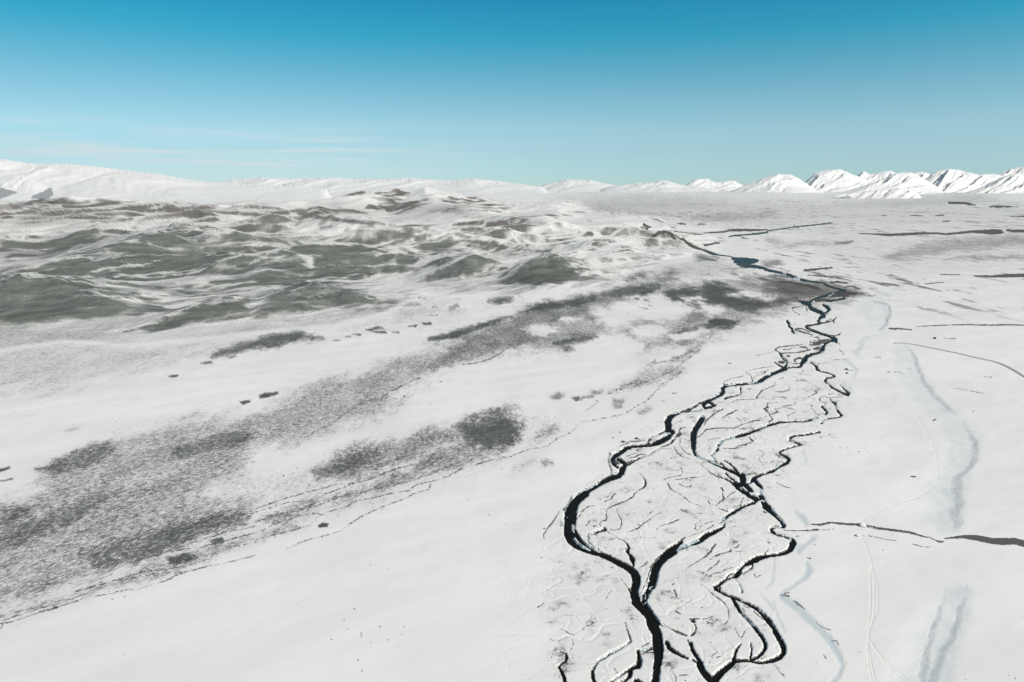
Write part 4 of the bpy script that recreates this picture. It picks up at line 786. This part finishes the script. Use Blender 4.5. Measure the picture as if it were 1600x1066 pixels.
# --- water: cells of the carved channels, one level sheet
wc = water > .12
cell = wc[:-1, :-1] | wc[1:, :-1] | wc[1:, 1:] | wc[:-1, 1:]
wq = quads[cell.ravel()]
wco = co.copy(); wco[:, 2] = WATER_Z
far = Y.ravel() > 2000
river = link('river', sub_mesh('river', wco, wq, {}), M_WATER, 'structure')

# ------------------------------------------------------------------ mountains
def mountain(name, sil, D, front, back, seed, lam=500., spur=.35, skew=.6, power=1.25, bare=None, nrow=70, rough=1.3):
    px = D / FPX
    us = np.arange(sil[0][0], sil[-1][0] + .1, 1.0); vs = np.interp(us, [s[0] for s in sil], [s[1] for s in sil])
    k = np.array([1, 2, 3, 2, 1.]); vs = np.convolve(np.pad(vs, 2, 'edge'), k / k.sum(), 'valid')
    vs = vs + rough * fbm(us / 9.0, us * 0 + seed, 4, seed, .62)
    _, yd = 0, D
    xs, zs = at_depth(us, vs, D)
    tap = sstep(-1, 13, us - us[0]) * sstep(-1, 13, us[-1] - us); zs = zs * tap - 6 * (1 - tap)
    q = np.concatenate([-np.linspace(1, 0, nrow) ** 1.2, np.linspace(0, 1, 24)[1:] ** 1.2])
    S, A = np.meshgrid(q, xs, indexing='ij'); ZC = np.broadcast_to(zs, S.shape)
    yy = np.where(S < 0, D + S * front, D + S * back)
    XX = A * yy / D
    aq = np.abs(S)
    base = (1 - aq) ** (power + .55)
    def saw(t):
        f = t - np.floor(t)
        return np.where(f < .46, f / .46, (1 - f) / .54)
    wp = .55 * fbm(A / (lam * 1.3), aq * 1.8 + seed, 4, seed + 1, .5)
    pa = (A + skew * aq * front) / lam + wp
    am = np.clip(.75 + .9 * fbm(A / (lam * 1.9) + 7, aq * .9 + seed, 3, seed + 5), .15, 1.5)
    rr = saw(pa) - .5 + .34 * (saw(pa * 2.6 + .4 * wp + .3) - .5) + .16 * (saw(pa * 6.1 + 1.2 * wp) - .5)
    r2 = fbm(A / (lam * .3), aq * 4 + seed, 4, seed + 9, .55)
    kk = np.hanning(33); zsm = np.convolve(np.pad(zs, 16, 'edge'), kk / kk.sum(), 'valid'); mb = sstep(.0, .22, aq)
    Zc = np.maximum(ZC * (1 - mb) + np.broadcast_to(zsm, S.shape) * mb, 5)
    ends = sstep(0, 14, (us - us[0])[None, :]) * sstep(0, 14, (us[-1] - us)[None, :])
    rel = ends * .56 * spur * (rr * am + .22 * r2) * np.minimum(aq * 7, 1) * (1 - aq) ** 1.2
    z = Zc * (base + rel * 1.35) - 8 * aq
    lim = CAM_H + (ZC - CAM_H) * yy / D - .6 * px * np.clip(aq * 6, 0, 1)
    z = np.where(S < 0, np.minimum(z, lim), np.minimum(z, ZC))
    z = np.maximum(z, -10)
    nr, nc = S.shape
    c3 = np.stack([XX, yy, z], -1).reshape(-1, 3)
    ii = np.arange(nr * nc).reshape(nr, nc)
    qd = np.stack([ii[:-1, :-1], ii[:-1, 1:], ii[1:, 1:], ii[1:, :-1]], -1).reshape(-1, 4)
    bb = np.zeros((nr * nc, 4), np.float32)
    if bare is not None:
        up, vp = project(c3[:, 0], c3[:, 1], c3[:, 2])
        for poly, val, soft in bare:
            bb[:, 0] = np.maximum(bb[:, 0], val * poly_mask(poly, soft, up, vp))
    return link(name, np_mesh(name, c3, qd, True, {'survey': bb}), M_MOUNT, 'structure')


def S(text):
    return [tuple(float(q) for q in t.split(',')) for t in text.split()]


mountain('mountain', S('-260,248 -140,236 -60,243 0,248 30,253 50,256 100,256 150,260 200,267 250,272 285,279 320,284 380,287 450,291 520,296'), 12500, 5200, 5000, 3, 1700, .20, .5, 1.15,
         bare=[(P(0, 0, 1, '-60,288 0,291 25,298 32,302 0,313 -60,318'), .9, 3), (P(0, 0, 1, '45,312 58,292 82,292 86,305 74,314'), .85, 3), (P(0, 0, 1, '110,292 160,296 230,300 240,306 150,304'), .5, 4), (P(0, 0, 1, '255,303 285,299 300,306 262,309'), .6, 3)])
mountain('mountain', S('-120,300 -60,292 -20,284 20,278 40,276 60,284 75,292 90,300'), 10200, 2000, 2500, 5, 500, .3, .4, 1.2)
mountain('mountain_range', S('300,293 340,284 380,280 410,277 440,279 470,279 500,278 520,277 550,280 600,280 640,278 680,281 700,282 740,279 770,282 800,286 830,290 860,294'), 23000, 6500, 5000, 7, 1700, .30, .5, 1.1, nrow=60)
mountain('mountain', S('825,296 840,291 870,284 885,280 905,281 925,282 940,286 960,289 985,293'), 27000, 6000, 5000, 9, 1100, .3, .4, 1.1, nrow=50)
mountain('mountain', S('930,297 960,290 975,289 1000,286 1020,285 1038,281 1050,285 1065,289 1100,293 1130,297'), 24000, 5000, 5000, 11, 900, .3, .5, 1.1, nrow=50)
mountain('mountain', S('1050,296 1068,293 1078,285 1085,281 1093,279 1100,280 1105,279 1112,283 1120,285 1130,284 1140,282 1148,283 1158,288 1175,297'), 34000, 6000, 6000, 13, 700, .6, .5, 1.1, nrow=50)
mountain('mountain', S('1128,303 1140,300 1150,296 1165,289 1185,281 1205,275 1215,272 1235,273 1250,280 1265,290 1280,298 1296,304'), 20500, 1984, 4000, 15, 800, .45, .8, 1.2)
mountain('mountain', S('1235,303 1255,287 1268,276 1276,269 1300,265 1315,265 1328,271 1345,277 1362,284 1400,302'), 23500, 2480, 4500, 17, 800, .45, .8, 1.2)
mountain('mountain', S('1320,290 1338,276 1350,267 1358,272 1370,271 1380,268 1392,267 1402,271 1416,269 1425,271 1440,268 1450,271 1462,276 1480,292'), 30000, 3100, 5000, 19, 700, .5, .6, 1.15, nrow=50)
mountain('mountain', S('1290,305 1325,298 1365,285 1380,279 1400,271 1412,270 1422,269 1434,274 1450,283 1466,293 1482,303'), 19500, 2232, 3500, 21, 700, .5, .9, 1.2)
mountain('mountain', S('1425,303 1438,288 1455,272 1470,266 1485,264 1500,266 1515,270 1530,273 1545,272 1558,272 1575,280 1610,302'), 22500, 2666, 4000, 23, 600, .6, .4, 1.2)
mountain('mountain', S('1535,292 1555,276 1570,267 1590,262 1600,260 1640,254 1700,262 1760,290'), 28000, 3100, 5000, 25, 700, .5, .7, 1.15, nrow=50)
mountain('mountain', S('1500,304 1530,294 1550,285 1570,276 1580,272 1600,268 1650,256 1720,264 1800,280 1900,300'), 18500, 1984, 3500, 27, 600, .5, .7, 1.2)
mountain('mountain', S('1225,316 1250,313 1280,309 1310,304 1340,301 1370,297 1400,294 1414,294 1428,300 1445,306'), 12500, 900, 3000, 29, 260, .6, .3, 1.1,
         bare=[(P(0, 0, 1, '1270,316 1300,306 1330,304 1335,316'), .85, 5), (P(0, 0, 1, '1330,305 1410,295 1418,300 1380,314 1335,316'), .58, 5)], nrow=40)  # bare rock, with the escarpment's blue-grey shade painted in as extra rock

# ------------------------------------------------------------------ road on its low bank
def ground_z(x, y):
    u, v = project(x, y, 0.0)
    i = np.clip(np.searchsorted(vv, v), 0, NV - 1); j = np.clip(np.searchsorted(uu, u), 0, NU - 1)
    return float(H[i, j])


m, nt, b = mat('trodden gravel'); n = N(nt)
nt.links.new(n.mix(n.noise(n.pos(), .5, 6, .65), (.26, .27, .27, 1), (.58, .59, .59, 1)), b.inputs['Base Color']); b.inputs['Roughness'].default_value = .9
M_ROAD = m
pts = []
for pl in ROAD:
    for (a, c) in zip(pl[:-1], pl[1:]):
        for t in np.linspace(0, 1, 12, endpoint=False):
            x, y = flat(a[0] + (c[0] - a[0]) * t, a[1] + (c[1] - a[1]) * t); pts.append((float(x), float(y)))
pts = np.array(pts); 
for _ in range(6): pts[1:-1] = .25 * pts[:-2] + .5 * pts[1:-1] + .25 * pts[2:]
tg = np.gradient(pts, axis=0); tg /= np.linalg.norm(tg, axis=1)[:, None]; nr = np.stack([-tg[:, 1], tg[:, 0]], -1)
sect = [(-3.2, -.8), (-1.4, .55), (-.7, .62), (.7, .62), (1.4, .55), (3.2, -.8)]
rv = []
for p_, q_ in zip(pts, nr):
    for (o_, z_) in sect: rv.append((p_[0] + q_[0] * o_, p_[1] + q_[1] * o_, z_ + .1))
rf = [(i * 6 + k, i * 6 + k + 1, (i + 1) * 6 + k + 1, (i + 1) * 6 + k) for i in range(len(pts) - 1) for k in range(5)]
link('road', np_mesh('road', np.array(rv), np.array(rf), True), M_ROAD, 'structure')

# ------------------------------------------------------------------ boulders
def boulder_mesh(name, r, seed, squash=.8):
    import bmesh
    bm = bmesh.new(); bmesh.ops.create_icosphere(bm, subdivisions=4, radius=1)
    c = np.array([v.co[:] for v in bm.verts])
    d = 1 + .28 * fbm(c[:, 0] * 1.3 + seed, c[:, 1] * 1.3 + c[:, 2] * 1.9, 3, seed) + .10 * ridged(c[:, 0] * 3 + c[:, 2] * 2, c[:, 1] * 3 + seed, 3, seed)
    for v, k in zip(bm.verts, d): v.co = (v.co.x * k * r, v.co.y * k * r * .8, v.co.z * k * r * squash)
    me = bpy.data.meshes.new(name); bm.to_mesh(me); bm.free()
    for p_ in me.polygons: p_.use_smooth = False
    return me


def rock_material(name, snowy):
    m, nt, b = mat(name); n = N(nt); p = n.pos()
    g = nt.nodes.new('ShaderNodeNewGeometry'); sx = nt.nodes.new('ShaderNodeSeparateXYZ'); nt.links.new(g.outputs['Normal'], sx.inputs[0])
    c = n.mix(n.noise(p, 1.5, 6, .65), (.030, .030, .028, 1), (.085, .083, .078, 1))
    top = n.step(n.math('ADD', sx.outputs[2], n.math('MULTIPLY', n.noise(p, 2.0, 4), .6)), 1.25 - snowy, 1.4 - snowy)
    nt.links.new(n.mix(top, c, SNOW), b.inputs['Base Color']); b.inputs['Roughness'].default_value = .85
    return m


M_ROCK = rock_material('dark rock', .1); M_SNOWROCK = rock_material('snow dusted rock', 1.0)
for (u, v, r, lab, sd) in [(1425.6, 744, .75, 'left one of two small dark boulders lying together on open snow east of the river', 3), (1429.2, 744, .75, 'right one of two small dark boulders lying together on open snow east of the river', 8),
                           (973.5, 690, 1.3, 'dark boulder on the snow just above the western river bend', 5), (995, 685, 1.2, 'dark boulder on the snow, upper of two beside the western river bend', 6),
                           (1322.5, 577, 1.5, 'dark boulder on snow between the old blue channel and the eastern stream', 12), (1460.5, 528.5, 2.0, 'lone dark boulder on snow just above the dark road', 14)]:
    x, y = flat(u, v + 1); x = float(x); y = float(y)
    o = link('boulder', boulder_mesh('boulder', r, sd), M_ROCK, None, lab, 'boulder', 'dark boulders lying on the snow'); o.location = (x, y, ground_z(x, y) + r * .35); o.rotation_euler = (0, 0, sd)
for (u, v, r, lab, sd) in [(1347.5, 821, 1.9, 'snow covered rock heap bridging the dark ditch where the track crosses', 21), (1340.5, 836.5, 1.2, 'low snow covered rock beside the track below the dark ditch', 23)]:
    x, y = flat(u, v + 1); x = float(x); y = float(y)
    o = link('rock_heap', boulder_mesh('rock_heap', r, sd, .7), M_SNOWROCK, None, lab, 'rock heap'); o.location = (x, y, ground_z(x, y) + r * .3)

# ------------------------------------------------------------------ thin winter haze over the whole valley
def haze_box(x0, x1, y0, y1, z0, z1):
    import bmesh
    bm = bmesh.new(); bmesh.ops.create_cube(bm, size=1)
    for v in bm.verts: v.co = ((x0 + x1) / 2 + v.co.x * (x1 - x0), (y0 + y1) / 2 + v.co.y * (y1 - y0), (z0 + z1) / 2 + v.co.z * (z1 - z0))
    me = bpy.data.meshes.new('haze'); bm.to_mesh(me); bm.free()
    m = bpy.data.materials.new('thin haze'); m.use_nodes = True; nt = m.node_tree; nt.nodes.clear()
    out = nt.nodes.new('ShaderNodeOutputMaterial'); pv = nt.nodes.new('ShaderNodeVolumePrincipled')
    pv.inputs['Color'].default_value = (.82, .94, 1.0, 1); pv.inputs['Density'].default_value = HAZE; pv.inputs['Anisotropy'].default_value = .0
    nt.links.new(pv.outputs[0], out.inputs['Volume'])
    return link('haze', me, m, 'stuff', 'thin pale winter haze filling the whole valley')


HAZE = 7e-6
ext = float(np.abs(X).max()) + 500
haze_box(-ext, ext, -400, 41500, -30, 2400)

# ------------------------------------------------------------------ camera, sun, sky
cd = bpy.data.cameras.new('camera'); cam = bpy.data.objects.new('camera', cd); COL.objects.link(cam)
cd.lens = 24; cd.sensor_width = 36; cd.sensor_fit = 'HORIZONTAL'; cd.clip_start = .5; cd.clip_end = 300000
cam.location = (0, 0, CAM_H); cam.rotation_euler = (math.pi / 2 - PITCH, 0, 0); scene.camera = cam

az, el = math.radians(SUN_AZ), math.radians(SUN_EL)
sd = bpy.data.lights.new('sun', 'SUN'); sd.energy = 4.35; sd.angle = math.radians(.5); sd.color = (1, .917, .79)
sun = bpy.data.objects.new('sun', sd); COL.objects.link(sun)
from mathutils import Vector
dirv = Vector((math.sin(az) * math.cos(el), math.cos(az) * math.cos(el), math.sin(el)))
sun.rotation_euler = dirv.to_track_quat('Z', 'Y').to_euler(); sun.location = (300, -300, 600)

w = bpy.data.worlds.new('World'); scene.world = w; w.use_nodes = True
nt = w.node_tree; nt.nodes.clear(); n = N(nt)
out = nt.nodes.new('ShaderNodeOutputWorld'); bg = nt.nodes.new('ShaderNodeBackground'); nt.links.new(bg.outputs[0], out.inputs[0])
sky = nt.nodes.new('ShaderNodeTexSky'); sky.sky_type = 'NISHITA'; sky.sun_disc = False
sky.sun_elevation = el; sky.sun_rotation = az; sky.altitude = 1800; sky.air_density = 1.0; sky.dust_density = .3; sky.ozone_density = 1.5
tc = nt.nodes.new('ShaderNodeTexCoord'); sx = nt.nodes.new('ShaderNodeSeparateXYZ'); nt.links.new(tc.outputs['Generated'], sx.inputs[0])
ramp = nt.nodes.new('ShaderNodeValToRGB'); nt.links.new(n.math('MULTIPLY', sx.outputs[2], 2.5, clamp=True), ramp.inputs[0])
els = ramp.color_ramp.elements
SKY_TINT = [(0.0, (.60, .87, 1.11)), (.05, (.61, .88, 1.10)), (.1175, (.69, .93, 1.04)), (.2025, (.76, 1.01, 1.0)), (.3075, (.58, 1.0, .96)), (.41, (.29, .97, .95)), (.4875, (.07, .96, .96)), (.6, (.0, .86, .97)), (.78, (.05, .8, .9)), (1.0, (1.36, 1.05, .82))]
els[0].position = 0; els[0].color = (*SKY_TINT[0][1], 1); els[1].position = 1; els[1].color = (*SKY_TINT[-1][1], 1)
for ps, c in SKY_TINT[1:-1]:
    e = els.new(ps); e.color = (*c, 1)
mul = nt.nodes.new('ShaderNodeMix'); mul.data_type = 'RGBA'; mul.blend_type = 'MULTIPLY'; mul.inputs[0].default_value = 1
nt.links.new(sky.outputs[0], mul.inputs[6]); nt.links.new(ramp.outputs[0], mul.inputs[7])
azr = n.math('DIVIDE', sx.outputs[0], n.math('MAXIMUM', sx.outputs[1], .05))
cmb = nt.nodes.new('ShaderNodeCombineXYZ'); nt.links.new(n.math('MULTIPLY', azr, 2.2), cmb.inputs[0]); nt.links.new(n.math('MULTIPLY', sx.outputs[2], 62.0), cmb.inputs[1])
cn = n.noise(cmb.outputs[0], 1.3, 6, .55, .3)
inz = n.math('MULTIPLY', n.step(sx.outputs[2], .0, .02), n.step(sx.outputs[2], .092, .045))
left = n.math('MULTIPLY', n.step(azr, .12, -.35), n.step(sx.outputs[1], .1, .3))
cloud = n.math('MULTIPLY', n.math('MULTIPLY', inz, left), n.math('MULTIPLY', n.step(cn, .42, .66), .85))
soft = n.math('MULTIPLY', n.math('MULTIPLY', n.step(sx.outputs[2], .065, .015), left), .30)
even = n.math('MULTIPLY_ADD', n.math('MINIMUM', n.math('MAXIMUM', azr, -.9), .9), .13, 1.0)
ev = nt.nodes.new('ShaderNodeMix'); ev.data_type = 'RGBA'; ev.blend_type = 'MULTIPLY'; ev.inputs[0].default_value = 1
cb_ = nt.nodes.new('ShaderNodeCombineColor'); nt.links.new(even, cb_.inputs[0]); nt.links.new(even, cb_.inputs[1]); nt.links.new(even, cb_.inputs[2])
nt.links.new(mul.outputs[2], ev.inputs[6]); nt.links.new(cb_.outputs[0], ev.inputs[7])
skyc = n.mix(n.math('MAXIMUM', cloud, soft), ev.outputs[2], (7.1, 8.3, 8.7, 1))
nt.links.new(skyc, bg.inputs[0]); bg.inputs[1].default_value = .1

vs = scene.view_settings; vs.view_transform = 'Standard'; vs.look = 'None'; vs.exposure = .03; vs.gamma = 1; vs.use_curve_mapping = False
scene.cycles.max_bounces = 6
